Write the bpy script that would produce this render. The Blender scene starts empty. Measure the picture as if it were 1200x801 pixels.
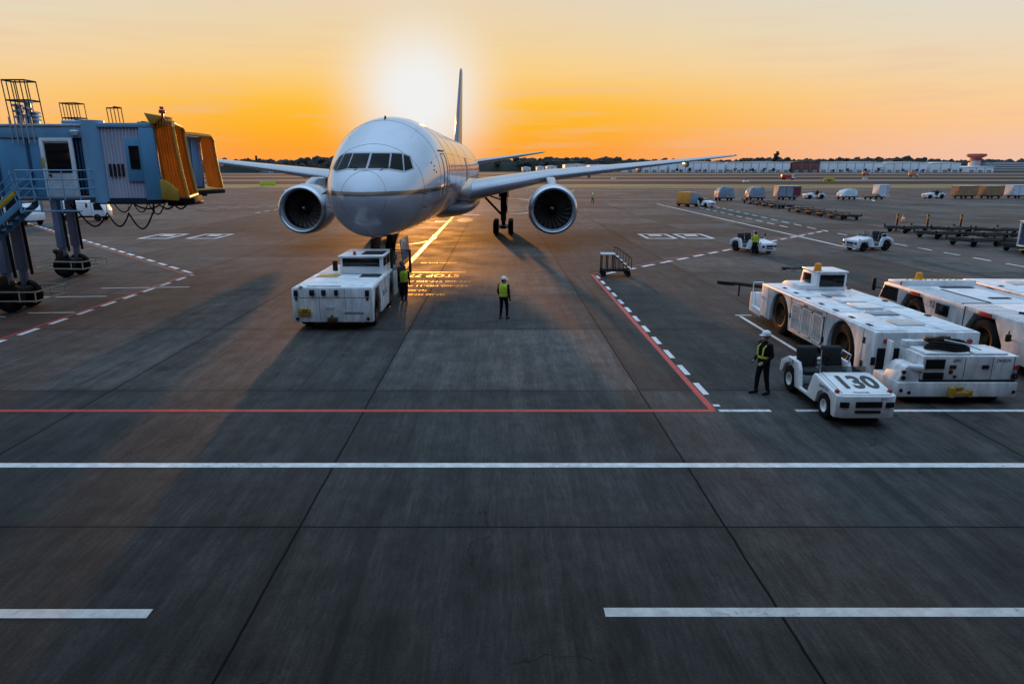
import bpy, bmesh, math, random
from mathutils import Vector, Matrix, Euler
R = math.radians
S = bpy.context.scene
COL = S.collection
random.seed(7)

# ------------------------------------------------------------------ camera
cam = bpy.data.cameras.new('camera'); camo = bpy.data.objects.new('camera', cam); COL.objects.link(camo)
cam.sensor_width = 36; cam.lens = 36 * 790 / 1200; cam.shift_x = 16 / 1200
cam.clip_start = 0.1; cam.clip_end = 20000
camo.location = (0, 0, 6.1); camo.rotation_euler = (R(90 - 14.377), 0, 0)
S.camera = camo

# ------------------------------------------------------------------ exposure
S.view_settings.view_transform = 'Standard'; S.view_settings.look = 'None'
S.view_settings.exposure = 0; S.view_settings.gamma = 1; S.view_settings.use_curve_mapping = False
S.render.resolution_x = 1024; S.render.resolution_y = 683

# ------------------------------------------------------------------ sky and sun
SUN_EL, SUN_AZ = 3.8, -6.2      # degrees; azimuth from +Y towards +X
SD = Vector((math.sin(R(SUN_AZ)) * math.cos(R(SUN_EL)), math.cos(R(SUN_AZ)) * math.cos(R(SUN_EL)), math.sin(R(SUN_EL))))
W = bpy.data.worlds.new('World'); S.world = W; W.use_nodes = True
wn, wl = W.node_tree.nodes, W.node_tree.links
wn.clear()
def lin(c):
    return tuple(((v / 255) / 12.92 if v / 255 <= .04045 else ((v / 255 + .055) / 1.055) ** 2.4) for v in c)
def wnode(t, **k):
    n = wn.new(t)
    for a, b in k.items(): setattr(n, a, b)
    return n
def wmath(op, a, b=None, c=None, clamp=False):
    n = wnode('ShaderNodeMath', operation=op, use_clamp=clamp)
    for i, v in enumerate((a, b, c)):
        if v is None: continue
        if isinstance(v, (int, float)): n.inputs[i].default_value = v
        else: wl.new(v, n.inputs[i])
    return n.outputs[0]
def wsmooth(v, a, b):
    n = wnode('ShaderNodeMapRange', interpolation_type='SMOOTHSTEP')
    wl.new(v, n.inputs['Value']); n.inputs['From Min'].default_value = a; n.inputs['From Max'].default_value = b
    return n.outputs['Result']
def wramp(fac, stops, span):
    n = wnode('ShaderNodeValToRGB'); cr = n.color_ramp
    for i, (p, c) in enumerate(stops):
        e = cr.elements[i] if i < 2 else cr.elements.new(min(p / span, 1))
        e.position = min(p / span, 1); e.color = (*lin(c), 1)
    wl.new(fac, n.inputs['Fac']); return n.outputs['Color']
def wmix(f, a, b, bt='MIX'):
    n = wnode('ShaderNodeMix', data_type='RGBA', blend_type=bt)
    if isinstance(f, (int, float)): n.inputs[0].default_value = f
    else: wl.new(f, n.inputs[0])
    for v, i in ((a, 6), (b, 7)):
        if isinstance(v, tuple): n.inputs[i].default_value = (*v, 1)
        else: wl.new(v, n.inputs[i])
    return n.outputs[2]
tc = wnode('ShaderNodeTexCoord')
sep = wnode('ShaderNodeSeparateXYZ'); wl.new(tc.outputs['Generated'], sep.inputs[0])
el = wmath('MULTIPLY', wmath('ARCSINE', sep.outputs['Z']), 57.2958)
az = wmath('MULTIPLY', wmath('ARCTAN2', sep.outputs['X'], sep.outputs['Y']), 57.2958)
daz = wmath('ABSOLUTE', wmath('SUBTRACT', az, SUN_AZ))
dotn = wnode('ShaderNodeVectorMath', operation='DOT_PRODUCT'); wl.new(tc.outputs['Generated'], dotn.inputs[0]); dotn.inputs[1].default_value = Vector((math.sin(R(-6.3)) * math.cos(R(5.6)), math.cos(R(-6.3)) * math.cos(R(5.6)), math.sin(R(5.6))))
ang = wmath('MULTIPLY', wmath('ARCCOSINE', wmath('MINIMUM', dotn.outputs['Value'], 1.0)), 57.2958)
e40 = wmath('DIVIDE', el, 40.0, clamp=True)
near = wramp(e40, [(0, (250, 150, 60)), (1.6, (255, 160, 28)), (3.2, (255, 176, 6)), (4.7, (255, 187, 38)), (5.9, (254, 197, 90)), (7.4, (250, 207, 135)),
                   (9.5, (240, 212, 162)), (12.6, (230, 212, 187)), (19, (150, 186, 216)), (36, (158, 183, 208))], 40)
far = wramp(e40, [(0, (240, 193, 172)), (1.9, (246, 197, 163)), (3.2, (251, 200, 150)), (5.0, (248, 208, 158)), (7.0, (238, 214, 180)), (10, (226, 218, 200)),
                  (12.6, (216, 219, 208)), (19, (150, 188, 220)), (36, (158, 183, 208))], 40)
rear = wramp(e40, [(0, (172, 166, 186)), (6, (150, 156, 190)), (18, (100, 146, 204)), (38, (146, 178, 212))], 40)
c1 = wmix(wsmooth(daz, 7, 46), near, far)
c2 = wmix(wsmooth(daz, 60, 120), c1, rear)
# thin streaks of high cloud, laid out by direction
nz = wnode('ShaderNodeTexNoise'); mp = wnode('ShaderNodeMapping'); mp.inputs['Scale'].default_value = (3, 3, 40)
wl.new(tc.outputs['Generated'], mp.inputs['Vector']); wl.new(mp.outputs[0], nz.inputs['Vector']); nz.inputs['Scale'].default_value = 1.6; nz.inputs['Detail'].default_value = 6
streak = wmath('MULTIPLY', wmath('MULTIPLY', wsmooth(nz.outputs['Fac'], .50, .72), wsmooth(el, 16, 5)), .34)
c3 = wmix(streak, c2, lin((236, 190, 160)))
c3 = wmix(wmath('MULTIPLY', wsmooth(ang, 17, 4), .12), c3, lin((255, 214, 130)))
glow = wmath('POWER', wsmooth(ang, 9.8, 1.2), 1.75)
c4 = wmix(glow, c3, (.88, .88, .87))
sky = wnode('ShaderNodeTexSky', sky_type='NISHITA', sun_disc=False, sun_elevation=R(SUN_EL), sun_rotation=R(SUN_AZ), air_density=1.2, dust_density=3.0, ozone_density=1.0)
sc10 = wnode('ShaderNodeVectorMath', operation='SCALE'); wl.new(c4, sc10.inputs[0]); wl.new(wmath('MULTIPLY_ADD', wsmooth(el, 22, 62), 21.0, 10.0), sc10.inputs['Scale'])
full = wmix(wmath('MULTIPLY', wsmooth(el, 12, 45), .2), sc10.outputs[0], sky.outputs[0])
bg = wnode('ShaderNodeBackground'); wl.new(full, bg.inputs['Color']); bg.inputs['Strength'].default_value = 0.1
wo = wnode('ShaderNodeOutputWorld'); wl.new(bg.outputs[0], wo.inputs['Surface'])

sl = bpy.data.lights.new('sun', 'SUN'); sl.energy = 2.6; sl.color = (1, .40, .09); sl.angle = R(1.1)
slo = bpy.data.objects.new('sun', sl); COL.objects.link(slo); slo.rotation_euler = (-SD).to_track_quat('-Z', 'Y').to_euler()

# ------------------------------------------------------------------ materials
def mat(name, col, rough=.5, metal=0., var=.12, scale=3., stretch=(1, 1, 1), rvar=.1, coat=0., spec=.5, bump=0., trans=0., alpha=1.):
    m = bpy.data.materials.new(name); m.use_nodes = True
    nt = m.node_tree; N, L = nt.nodes, nt.links; b = N['Principled BSDF']
    b.inputs['Roughness'].default_value = rough; b.inputs['Metallic'].default_value = metal
    b.inputs['Coat Weight'].default_value = coat; b.inputs['Coat Roughness'].default_value = .15
    b.inputs['Specular IOR Level'].default_value = spec; b.inputs['Transmission Weight'].default_value = trans; b.inputs['Alpha'].default_value = alpha
    t = N.new('ShaderNodeTexCoord'); mp = N.new('ShaderNodeMapping'); mp.inputs['Scale'].default_value = stretch
    L.new(t.outputs['Object'], mp.inputs[0])
    n = N.new('ShaderNodeTexNoise'); n.inputs['Scale'].default_value = scale; n.inputs['Detail'].default_value = 7; n.inputs['Roughness'].default_value = .62
    L.new(mp.outputs[0], n.inputs['Vector'])
    r = N.new('ShaderNodeMapRange'); r.inputs['From Min'].default_value = .3; r.inputs['From Max'].default_value = .7
    r.inputs['To Min'].default_value = 1 - var; r.inputs['To Max'].default_value = 1 + var * .5
    L.new(n.outputs['Fac'], r.inputs['Value'])
    x = N.new('ShaderNodeVectorMath'); x.operation = 'SCALE'; x.inputs[0].default_value = col[:3]; L.new(r.outputs[0], x.inputs['Scale'])
    L.new(x.outputs[0], b.inputs['Base Color'])
    r2 = N.new('ShaderNodeMapRange'); r2.inputs['To Min'].default_value = max(.02, rough - rvar); r2.inputs['To Max'].default_value = min(1, rough + rvar)
    L.new(n.outputs['Fac'], r2.inputs['Value']); L.new(r2.outputs[0], b.inputs['Roughness'])
    if bump:
        bp = N.new('ShaderNodeBump'); bp.inputs['Strength'].default_value = bump; bp.inputs['Distance'].default_value = .02
        L.new(n.outputs['Fac'], bp.inputs['Height']); L.new(bp.outputs[0], b.inputs['Normal'])
    return m
M = {}
M['white'] = mat('white_paint', (.78, .79, .80), .38, var=.16, scale=2.2, coat=.2)
M['white_worn'] = mat('worn_white_paint', (.74, .75, .76), .45, var=.42, scale=3.5, stretch=(1, 1, .3), coat=.1)
M['deck'] = mat('deck_paint', (.74, .76, .78), .5, var=.3, scale=2.5, rvar=.15)
M['black'] = mat('black_rubber', (.009, .009, .010), .85, var=.3, scale=8, spec=.2)
M['dark'] = mat('dark_metal', (.014, .014, .016), .6, var=.3, scale=6, spec=.25)
M['brown_rim'] = mat('rusty_rim', (.075, .038, .016), .55, metal=.4, var=.4, scale=8)
M['steel'] = mat('bare_steel', (.42, .43, .45), .35, metal=.9, var=.2, scale=5)
M['lightsteel'] = mat('galvanised_steel', (.50, .52, .54), .45, metal=.5, var=.2, scale=5)
M['glass'] = mat('dark_glass', (.006, .010, .012), .1, var=.1, rvar=.03, spec=.35)
M['cockpit'] = mat('cockpit_glass', (.004, .007, .008), .16, var=.1, rvar=.03, spec=.04)
M['clearglass'] = mat('windscreen_glass', (.06, .08, .09), .05, var=.1, rvar=.02, alpha=.45)
M['orange'] = mat('amber_lens', (.75, .28, .02), .25, var=.15)
M['red'] = mat('red_lens', (.45, .03, .025), .3, var=.2)
M['yellow'] = mat('yellow_paint', (.62, .38, .02), .5, var=.3, scale=4)
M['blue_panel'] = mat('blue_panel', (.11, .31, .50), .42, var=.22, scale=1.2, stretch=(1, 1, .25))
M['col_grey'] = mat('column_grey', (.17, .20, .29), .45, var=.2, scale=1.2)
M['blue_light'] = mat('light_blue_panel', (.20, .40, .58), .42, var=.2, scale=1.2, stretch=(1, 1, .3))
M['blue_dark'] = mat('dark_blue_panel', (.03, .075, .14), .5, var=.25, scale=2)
M['corr'] = mat('corrugated_lilac', (.50, .50, .60), .5, var=.2, scale=1.5, stretch=(1, 1, .3))
M['bellows'] = mat('amber_bellows', (.46, .18, .02), .6, var=.3, scale=3, stretch=(1, 1, .4))
def translucent(m, f):
    nt = m.node_tree; N, L = nt.nodes, nt.links; b = N['Principled BSDF']; t = N.new('ShaderNodeBsdfTranslucent'); x = N.new('ShaderNodeMixShader')
    L.new(b.inputs['Base Color'].links[0].from_socket, t.inputs['Color']); x.inputs[0].default_value = f; L.new(b.outputs[0], x.inputs[1]); L.new(t.outputs[0], x.inputs[2]); L.new(x.outputs[0], N['Material Output'].inputs['Surface'])
translucent(M['bellows'], .35)
M['bellowstrim'] = mat('amber_trim', (.58, .24, .02), .5, var=.2)
M['olive'] = mat('mustard_panel', (.46, .26, .03), .55, var=.2)
M['navy'] = mat('navy_cloth', (.007, .008, .012), .9, var=.5, scale=14, spec=.2, bump=.5)
M['skin'] = mat('skin', (.36, .20, .13), .55, var=.1, scale=20)
M['hivis'] = mat('hivis_yellow', (.48, .62, .03), .7, var=.35, scale=12, bump=.6)
M['hiorange'] = mat('amber_sleeve', (.62, .42, .04), .75, var=.2, scale=15)
M['hairm'] = mat('black_hair', (.012, .010, .009), .6, var=.3, scale=30)
M['boot'] = mat('black_boot', (.012, .012, .013), .5, var=.3, scale=15)
M['helmet'] = mat('white_helmet', (.72, .74, .76), .3, var=.08)
M['bluehelmet'] = mat('blue_helmet', (.04, .08, .20), .3, var=.08)
M['tape'] = mat('yellow_tape', (.62, .66, .06), .5, var=.1)
M['maskcloth'] = mat('white_cloth', (.75, .75, .75), .8, var=.08)
M['seat'] = mat('black_vinyl', (.010, .010, .011), .8, var=.3, scale=12)
def paint(name, col, rough, tint, wear=.5):
    m = mat(name, col, rough, var=.3, scale=4); nt = m.node_tree; N, L = nt.nodes, nt.links; b = N['Principled BSDF']
    b.inputs['Specular Tint'].default_value = (*tint, 1)
    t = N.new('ShaderNodeTexCoord'); n = N.new('ShaderNodeTexNoise'); n.inputs['Scale'].default_value = 9; n.inputs['Detail'].default_value = 9; n.inputs['Roughness'].default_value = .75; L.new(t.outputs['Object'], n.inputs['Vector'])
    n2 = N.new('ShaderNodeTexNoise'); n2.inputs['Scale'].default_value = .45; L.new(t.outputs['Object'], n2.inputs['Vector'])
    a = N.new('ShaderNodeMath'); a.operation = 'ADD'; L.new(n.outputs['Fac'], a.inputs[0]); L.new(n2.outputs['Fac'], a.inputs[1])
    r = N.new('ShaderNodeMapRange'); r.inputs['From Min'].default_value = 1.06; r.inputs['From Max'].default_value = 1.30; r.inputs['To Max'].default_value = wear; L.new(a.outputs[0], r.inputs['Value'])
    x = N.new('ShaderNodeMix'); x.data_type = 'RGBA'; L.new(r.outputs[0], x.inputs[0]); L.new(b.inputs['Base Color'].links[0].from_socket, x.inputs[6]); x.inputs[7].default_value = (.07, .07, .068, 1); L.new(x.outputs[2], b.inputs['Base Color']); return m
M['paint_w'] = paint('road_paint_white', (.74, .75, .76), .5, (1, .55, .14), .8)
M['paint_r'] = paint('road_paint_red', (.52, .05, .05), .5, (1, .5, .3), .7)
M['paint_y'] = paint('road_paint_yellow', (.60, .27, .012), .45, (1, .5, .04), .3)
M['letter'] = mat('black_letter', (.015, .016, .018), .45, var=.2)
M['bluelet'] = mat('blue_letter', (.05, .05, .22), .45, var=.2)
M['brown'] = mat('brown_cardboard', (.34, .19, .09), .8, var=.3, scale=2)
M['greywrap'] = mat('grey_cover', (.26, .29, .33), .55, var=.35, scale=2.5)
M['lightwrap'] = mat('pale_cover', (.66, .68, .70), .5, var=.25, scale=2.5)
M['maroon'] = mat('maroon_box', (.16, .025, .03), .55, var=.25)
M['orangecover'] = mat('orange_cover', (.62, .26, .04), .6, var=.25, scale=2)
M['alu'] = mat('aluminium', (.62, .63, .65), .35, metal=.6, var=.2, scale=2)
M['conewhite'] = mat('cone_band', (.75, .72, .70), .5)
M['coneorange'] = mat('cone_orange', (.62, .13, .03), .5)

# ------------------------------------------------------------------ mesh helpers
EACH = set('conduit wall_rib loading_door floor_band vent_slot vent_panel latch lifting_lug panel_gap deck_slot grille switch_box inner_wall rolling_door side_window floor_lamp post_band window_frame reflector louvre_recess rod access_handle'.split()) - {'window_frame'}
class MB:
    def __init__(s): s.v = []; s.f = []; s.p = []
    def add(s, v, f):
        o = len(s.v); s.p.append((o, len(s.f))); s.v += [tuple(p) for p in v]; s.f += [tuple(i + o for i in q) for q in f]; return s
    def addbm(s, bm, mtx=None):
        bm.verts.index_update()
        s.add([(mtx @ v.co if mtx else v.co) for v in bm.verts], [[v.index for v in f.verts] for f in bm.faces]); bm.free(); return s
    def box(s, x0, x1, y0, y1, z0, z1, bev=0., rot=None, seg=2):
        bm = bmesh.new(); bmesh.ops.create_cube(bm, size=1)
        c = Vector(((x0 + x1) / 2, (y0 + y1) / 2, (z0 + z1) / 2)); d = (abs(x1 - x0), abs(y1 - y0), abs(z1 - z0))
        for v in bm.verts: v.co = Vector((v.co.x * d[0], v.co.y * d[1], v.co.z * d[2]))
        if bev: bmesh.ops.bevel(bm, geom=bm.edges[:], offset=min(bev, min(d) * .45), segments=seg, profile=.5, affect='EDGES')
        mt = Matrix.Translation(c)
        if rot: mt = mt @ Euler(rot).to_matrix().to_4x4()
        return s.addbm(bm, mt)
    def prism(s, poly, axis, a, b, bev=0.):
        bm = bmesh.new()
        def P(u, w, t): return (t, u, w) if axis == 'x' else ((u, t, w) if axis == 'y' else (u, w, t))
        vs = [bm.verts.new(P(u, w, a)) for u, w in poly]; f = bm.faces.new(vs)
        r = bmesh.ops.extrude_face_region(bm, geom=[f])
        d = Vector(P(0, 0, b)) - Vector(P(0, 0, a))
        for e in r['geom']:
            if isinstance(e, bmesh.types.BMVert): e.co += d
        bmesh.ops.recalc_face_normals(bm, faces=bm.faces[:])
        if bev: bmesh.ops.bevel(bm, geom=bm.edges[:], offset=bev, segments=2, profile=.5, affect='EDGES', clamp_overlap=True)
        return s.addbm(bm)
    def loft(s, rings, cap=True, closed=True):
        n = len(rings[0]); v = [p for r in rings for p in r]; f = []
        for i in range(len(rings) - 1):
            for j in range(n if closed else n - 1):
                k = (j + 1) % n
                f.append((i * n + j, i * n + k, (i + 1) * n + k, (i + 1) * n + j))
        if cap: f.append(tuple(range(n))[::-1]); f.append(tuple((len(rings) - 1) * n + j for j in range(n)))
        return s.add(v, f)
    def cyl(s, p0, p1, r0, r1=None, n=14, cap=True):
        r1 = r0 if r1 is None else r1
        return s.sweep([p0, p1], [r0, r1], n, cap)
    def sweep(s, pts, rs, n=8, cap=True, closed=False):
        pts = [Vector(p) for p in pts]
        if not isinstance(rs, (list, tuple)): rs = [rs] * len(pts)
        rings = []; up = None
        for i, p in enumerate(pts):
            if closed: d = pts[(i + 1) % len(pts)] - pts[i - 1]
            else: d = pts[min(i + 1, len(pts) - 1)] - pts[max(i - 1, 0)]
            d.normalize()
            if up is None:
                up = Vector((0, 0, 1)) if abs(d.z) < .9 else Vector((1, 0, 0))
            u = up - d * up.dot(d)
            if u.length < 1e-4: u = d.orthogonal()
            u.normalize(); w = d.cross(u); up = u
            rings.append([p + (u * math.cos(2 * math.pi * k / n) + w * math.sin(2 * math.pi * k / n)) * rs[i] for k in range(n)])
        if closed:
            rings.append(rings[0]); return s.loft(rings, False)
        return s.loft(rings, cap)
    def lathe(s, prof, o, axis='y', n=24, a0=0., a1=2 * math.pi):
        full = abs(a1 - a0 - 2 * math.pi) < 1e-6
        rings = []
        for r, h in prof:
            ring = []
            for k in range(n if full else n + 1):
                t = a0 + (a1 - a0) * k / n; c, q = r * math.cos(t), r * math.sin(t)
                ring.append({'y': (o[0] + c, o[1] + h, o[2] + q), 'x': (o[0] + h, o[1] + c, o[2] + q), 'z': (o[0] + c, o[1] + q, o[2] + h)}[axis])
            rings.append(ring)
        return s.loft(rings, False, full)
    def ball(s, c, r, sub=2):
        bm = bmesh.new(); bmesh.ops.create_icosphere(bm, subdivisions=sub, radius=1)
        r = r if isinstance(r, (tuple, list)) else (r, r, r)
        for v in bm.verts: v.co = Vector((c[0] + v.co.x * r[0], c[1] + v.co.y * r[1], c[2] + v.co.z * r[2]))
        return s.addbm(bm)
    def grid(s, rows):
        n = len(rows[0]); return s.add([p for r in rows for p in r], [(i * n + j, i * n + j + 1, (i + 1) * n + j + 1, (i + 1) * n + j) for i in range(len(rows) - 1) for j in range(n - 1)])
    def build(s, name, m, parent=None, smooth=.6, label=None, fix=True, loc=None):
        me = bpy.data.meshes.new(name); me.from_pydata(s.v, [], s.f); me.validate()
        if fix:
            bm = bmesh.new(); bm.from_mesh(me); bmesh.ops.recalc_face_normals(bm, faces=bm.faces[:]); bm.to_mesh(me); bm.free()
        if smooth:
            for p in me.polygons: p.use_smooth = True
            me.set_sharp_from_angle(angle=smooth)
        me.materials.append(m)
        o = bpy.data.objects.new(name, me); COL.objects.link(o)
        if parent: o.parent = parent
        if label: o['label'] = label
        if loc: o.location = loc
        if parent and name in EACH and len(s.p) > 1:      # every piece its own part
            bpy.data.objects.remove(o); first = None
            for k, (v0, f0) in enumerate(s.p):
                v1, f1 = s.p[k + 1] if k + 1 < len(s.p) else (len(s.v), len(s.f))
                q = MB(); q.add(s.v[v0:v1], [[i - v0 for i in f] for f in s.f[f0:f1]])
                c = q.build(name, m, parent, smooth, label, fix, loc); first = first or c
            return first
        return o
def thing(name, label, cat, loc=(0, 0, 0), rz=0., group=None):
    o = bpy.data.objects.new(name, None); COL.objects.link(o); o.empty_display_size = .3
    o.location = loc; o.rotation_euler = (0, 0, R(rz)); return tag(o, label, cat, group)
def tag(o, label, cat, group=None):
    o['label'] = label; o['category'] = cat
    if group: o['group'] = group
    return o
def struct(o, kind='structure'): o['kind'] = kind; return o
def kids(o): return [c for c in bpy.data.objects if c.parent == o]
def dup(o, loc=None, rz=None, label=None, group=None, parent=None):
    c = o.copy(); COL.objects.link(c)
    if parent: c.parent = parent
    if loc is not None: c.location = loc
    if rz is not None: c.rotation_euler = (0, 0, R(rz))
    if label: c['label'] = label
    if group: c['group'] = group
    for ch in kids(o): dup(ch, parent=c)
    return c
def text(name, body, size, m, parent, loc, rot, depth=.002, align='CENTER', xs=1., bold=0.):
    cu = bpy.data.curves.new(name, 'FONT'); cu.body = body; cu.size = size; cu.align_x = align; cu.align_y = 'CENTER'; cu.extrude = depth; cu.resolution_u = 4; cu.offset = bold
    t = bpy.data.objects.new(name, cu); COL.objects.link(t)
    dg = bpy.context.evaluated_depsgraph_get(); me = bpy.data.meshes.new_from_object(t.evaluated_get(dg))
    bpy.data.objects.remove(t); bpy.data.curves.remove(cu)
    for v in me.vertices: v.co.x *= xs
    me.materials.clear(); me.materials.append(m)
    o = bpy.data.objects.new(name, me); COL.objects.link(o)
    if parent: o.parent = parent
    o.location = loc; o.rotation_euler = rot; return o
def lerp(a, b, t): return a + (b - a) * t
def interp(tab, x):
    if x <= tab[0][0]: return tab[0][1]
    for (x0, y0), (x1, y1) in zip(tab, tab[1:]):
        if x <= x1: return lerp(y0, y1, (x - x0) / (x1 - x0))
    return tab[-1][1]
def pchip(tab):
    xs = [a for a, _ in tab]; ys = [b for _, b in tab]; n = len(xs)
    d = [(ys[i + 1] - ys[i]) / (xs[i + 1] - xs[i]) for i in range(n - 1)]
    m = [d[0]] + [0 if d[i - 1] * d[i] <= 0 else 2 * d[i - 1] * d[i] / (d[i - 1] + d[i]) for i in range(1, n - 1)] + [d[-1]]
    def f(x):
        if x <= xs[0]: return ys[0]
        if x >= xs[-1]: return ys[-1]
        i = max(k for k in range(n - 1) if xs[k] <= x); h = xs[i + 1] - xs[i]; t = (x - xs[i]) / h
        return (2 * t ** 3 - 3 * t ** 2 + 1) * ys[i] + (t ** 3 - 2 * t * t + t) * h * m[i] + (-2 * t ** 3 + 3 * t * t) * ys[i + 1] + (t ** 3 - t * t) * h * m[i + 1]
    return f
def wheel(parent, x, y, z, r, w, rimm, side=1, rimr=.58, axis='x', name='wheel'):
    """tyre with a rim as sub-part; side = which way the dished face looks"""
    t = MB(); h = w / 2
    t.lathe([(r * .5, -h * .9), (r * .82, -h), (r * .95, -h * .82), (r, -h * .45), (r, h * .45), (r * .95, h * .82), (r * .82, h), (r * .5, h * .9)], (0, 0, 0), axis, 28)
    o = t.build(name, M['black'], parent, loc=(x, y, z))
    q = MB(); s = side
    q.lathe([(.001, s * h * .55), (r * .16, s * h * .55), (r * .18, s * h * .35), (r * .36, s * h * .2), (r * rimr * .86, s * h * .45), (r * rimr * .92, s * h * .93), (r * rimr, s * h * .97), (r * rimr, -s * h * .9)], (0, 0, 0), axis, 24)
    for k in range(8):
        a = 2 * math.pi * k / 8; c, d = r * .26 * math.cos(a), r * .26 * math.sin(a)
        p0 = {'x': (s * h * .2, c, d), 'y': (c, s * h * .2, d)}[axis]; p1 = {'x': (s * h * .42, c, d), 'y': (c, s * h * .42, d)}[axis]
        q.cyl(p0, p1, r * .035, n=6)
    q.build('rim', rimm, o); return o
# ------------------------------------------------------------------ ground
def sheet(name, x0, x1, y0, y1, z, m, kind='structure'):
    o = MB().add([(x0, y0, z), (x1, y0, z), (x1, y1, z), (x0, y1, z)], [(0, 1, 2, 3)]).build(name, m, smooth=0, fix=False)
    return struct(o, kind)
def ground_mat(name, cols, scale, spec=.02):
    m = bpy.data.materials.new(name); m.use_nodes = True; nt = m.node_tree; N, L = nt.nodes, nt.links; b = N['Principled BSDF']
    t = N.new('ShaderNodeTexCoord'); mp = N.new('ShaderNodeMapping'); mp.inputs['Scale'].default_value = (.25, 1, 1); L.new(t.outputs['Object'], mp.inputs[0])
    n = N.new('ShaderNodeTexNoise'); n.inputs['Scale'].default_value = scale; n.inputs['Detail'].default_value = 8; L.new(mp.outputs[0], n.inputs['Vector'])
    r = N.new('ShaderNodeValToRGB'); r.color_ramp.elements[0].color = (*cols[0], 1); r.color_ramp.elements[0].position = .35
    r.color_ramp.elements[1].color = (*cols[1], 1); r.color_ramp.elements[1].position = .68
    L.new(n.outputs['Fac'], r.inputs[0]); L.new(r.outputs[0], b.inputs['Base Color']); b.inputs['Roughness'].default_value = 1; b.inputs['Specular IOR Level'].default_value = spec
    return m
def apron_mat():
    m = bpy.data.materials.new('apron_concrete'); m.use_nodes = True; nt = m.node_tree; N, L = nt.nodes, nt.links; b = N['Principled BSDF']
    def nd(t, **k):
        n = N.new(t)
        for a, v in k.items(): setattr(n, a, v)
        return n
    def ma(op, a, b_=None, clamp=False):
        n = nd('ShaderNodeMath', operation=op, use_clamp=clamp)
        for i, v in enumerate((a, b_)):
            if v is None: continue
            if isinstance(v, (int, float)): n.inputs[i].default_value = v
            else: L.new(v, n.inputs[i])
        return n.outputs[0]
    def mr(v, a, b_, c=0., d=1., sm=True):
        n = nd('ShaderNodeMapRange', interpolation_type='SMOOTHSTEP' if sm else 'LINEAR'); L.new(v, n.inputs['Value'])
        for k, q in zip(('From Min', 'From Max', 'To Min', 'To Max'), (a, b_, c, d)): n.inputs[k].default_value = q
        return n.outputs[0]
    def noise(sc, det, scale=(1, 1, 1), vec=None, rough=.6):
        mp = nd('ShaderNodeMapping'); mp.inputs['Scale'].default_value = scale; L.new(vec or pos, mp.inputs[0])
        n = nd('ShaderNodeTexNoise'); n.inputs['Scale'].default_value = sc; n.inputs['Detail'].default_value = det; n.inputs['Roughness'].default_value = rough
        L.new(mp.outputs[0], n.inputs['Vector']); return n.outputs['Fac']
    tc_ = nd('ShaderNodeTexCoord'); pos = tc_.outputs['Object']
    sp = nd('ShaderNodeSeparateXYZ'); L.new(pos, sp.inputs[0]); X, Y = sp.outputs['X'], sp.outputs['Y']
    wob = ma('MULTIPLY', ma('SUBTRACT', noise(1.3, 5), .5), .05)
    u = ma('DIVIDE', ma('ADD', ma('ADD', X, 3.5), wob), 7.5); v = ma('DIVIDE', ma('ADD', ma('SUBTRACT', Y, 10.69), wob), 7.55)
    def joint(q, w):
        f = ma('ABSOLUTE', ma('SUBTRACT', ma('FRACT', ma('ADD', q, .5)), .5)); return mr(f, w * .35, w, 1., 0.), f
    jx, fx = joint(u, .0042); jy, fy = joint(v, .0036)
    j = ma('MAXIMUM', jx, jy)
    # per slab tone
    cb = nd('ShaderNodeCombineXYZ'); L.new(ma('ADD', ma('FLOOR', u), 23.0), cb.inputs[0]); L.new(ma('ADD', ma('FLOOR', v), 11.0), cb.inputs[1])
    wnz = nd('ShaderNodeTexWhiteNoise', noise_dimensions='2D'); L.new(cb.outputs[0], wnz.inputs['Vector'])
    tone = mr(wnz.outputs['Value'], 0, 1, .55, 1.50, False)
    big = mr(noise(.12, 5), .3, .7, .75, 1.2); mid = mr(noise(.9, 8, rough=.7), .3, .7, .70, 1.28)
    fine = ma('MULTIPLY', mr(noise(22, 6, rough=.75), .28, .72, .78, 1.22), mr(noise(90, 4, rough=.8), .3, .7, .72, 1.28))
    streak = mr(noise(2.6, 9, (1, .07, 1), rough=.72), .35, .68, .74, 1.36); brush = ma('MULTIPLY', mr(noise(16, 7, (1, .10, 1), rough=.75), .32, .68, .74, 1.30), mr(noise(34, 5, (.5, 1, 1), rough=.8), .3, .7, .80, 1.22))
    edge = ma('MULTIPLY', mr(ma('MINIMUM', fx, fy), .0, .05, .82, 1.0), 1.0)
    blot = mr(noise(.5, 3), .60, .74, 1., .62); oil = mr(noise(3.1, 2), .74, .80, 1., .5)
    k = tone
    rub = mr(noise(1.1, 4, (1, .018, 1)), .58, .70, 1., .55)
    for q in (big, mid, fine, streak, brush, edge, blot, oil, rub): k = ma('MULTIPLY', k, q)
    # fine cracks wandering through some of the slabs
    cw = nd('ShaderNodeTexVoronoi', feature='DISTANCE_TO_EDGE'); cw.inputs['Scale'].default_value = .22
    ws = nd('ShaderNodeVectorMath', operation='ADD'); nv = nd('ShaderNodeTexNoise'); nv.inputs['Scale'].default_value = .8; nv.inputs['Detail'].default_value = 5; L.new(pos, nv.inputs['Vector'])
    sc_ = nd('ShaderNodeVectorMath', operation='SCALE'); L.new(nv.outputs['Color'], sc_.inputs[0]); sc_.inputs['Scale'].default_value = 2.2
    L.new(pos, ws.inputs[0]); L.new(sc_.outputs[0], ws.inputs[1]); L.new(ws.outputs[0], cw.inputs['Vector'])
    crack = ma('MULTIPLY', mr(cw.outputs['Distance'], .0014, .005, 1., 0.), mr(noise(.17, 2), .50, .55))
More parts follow.
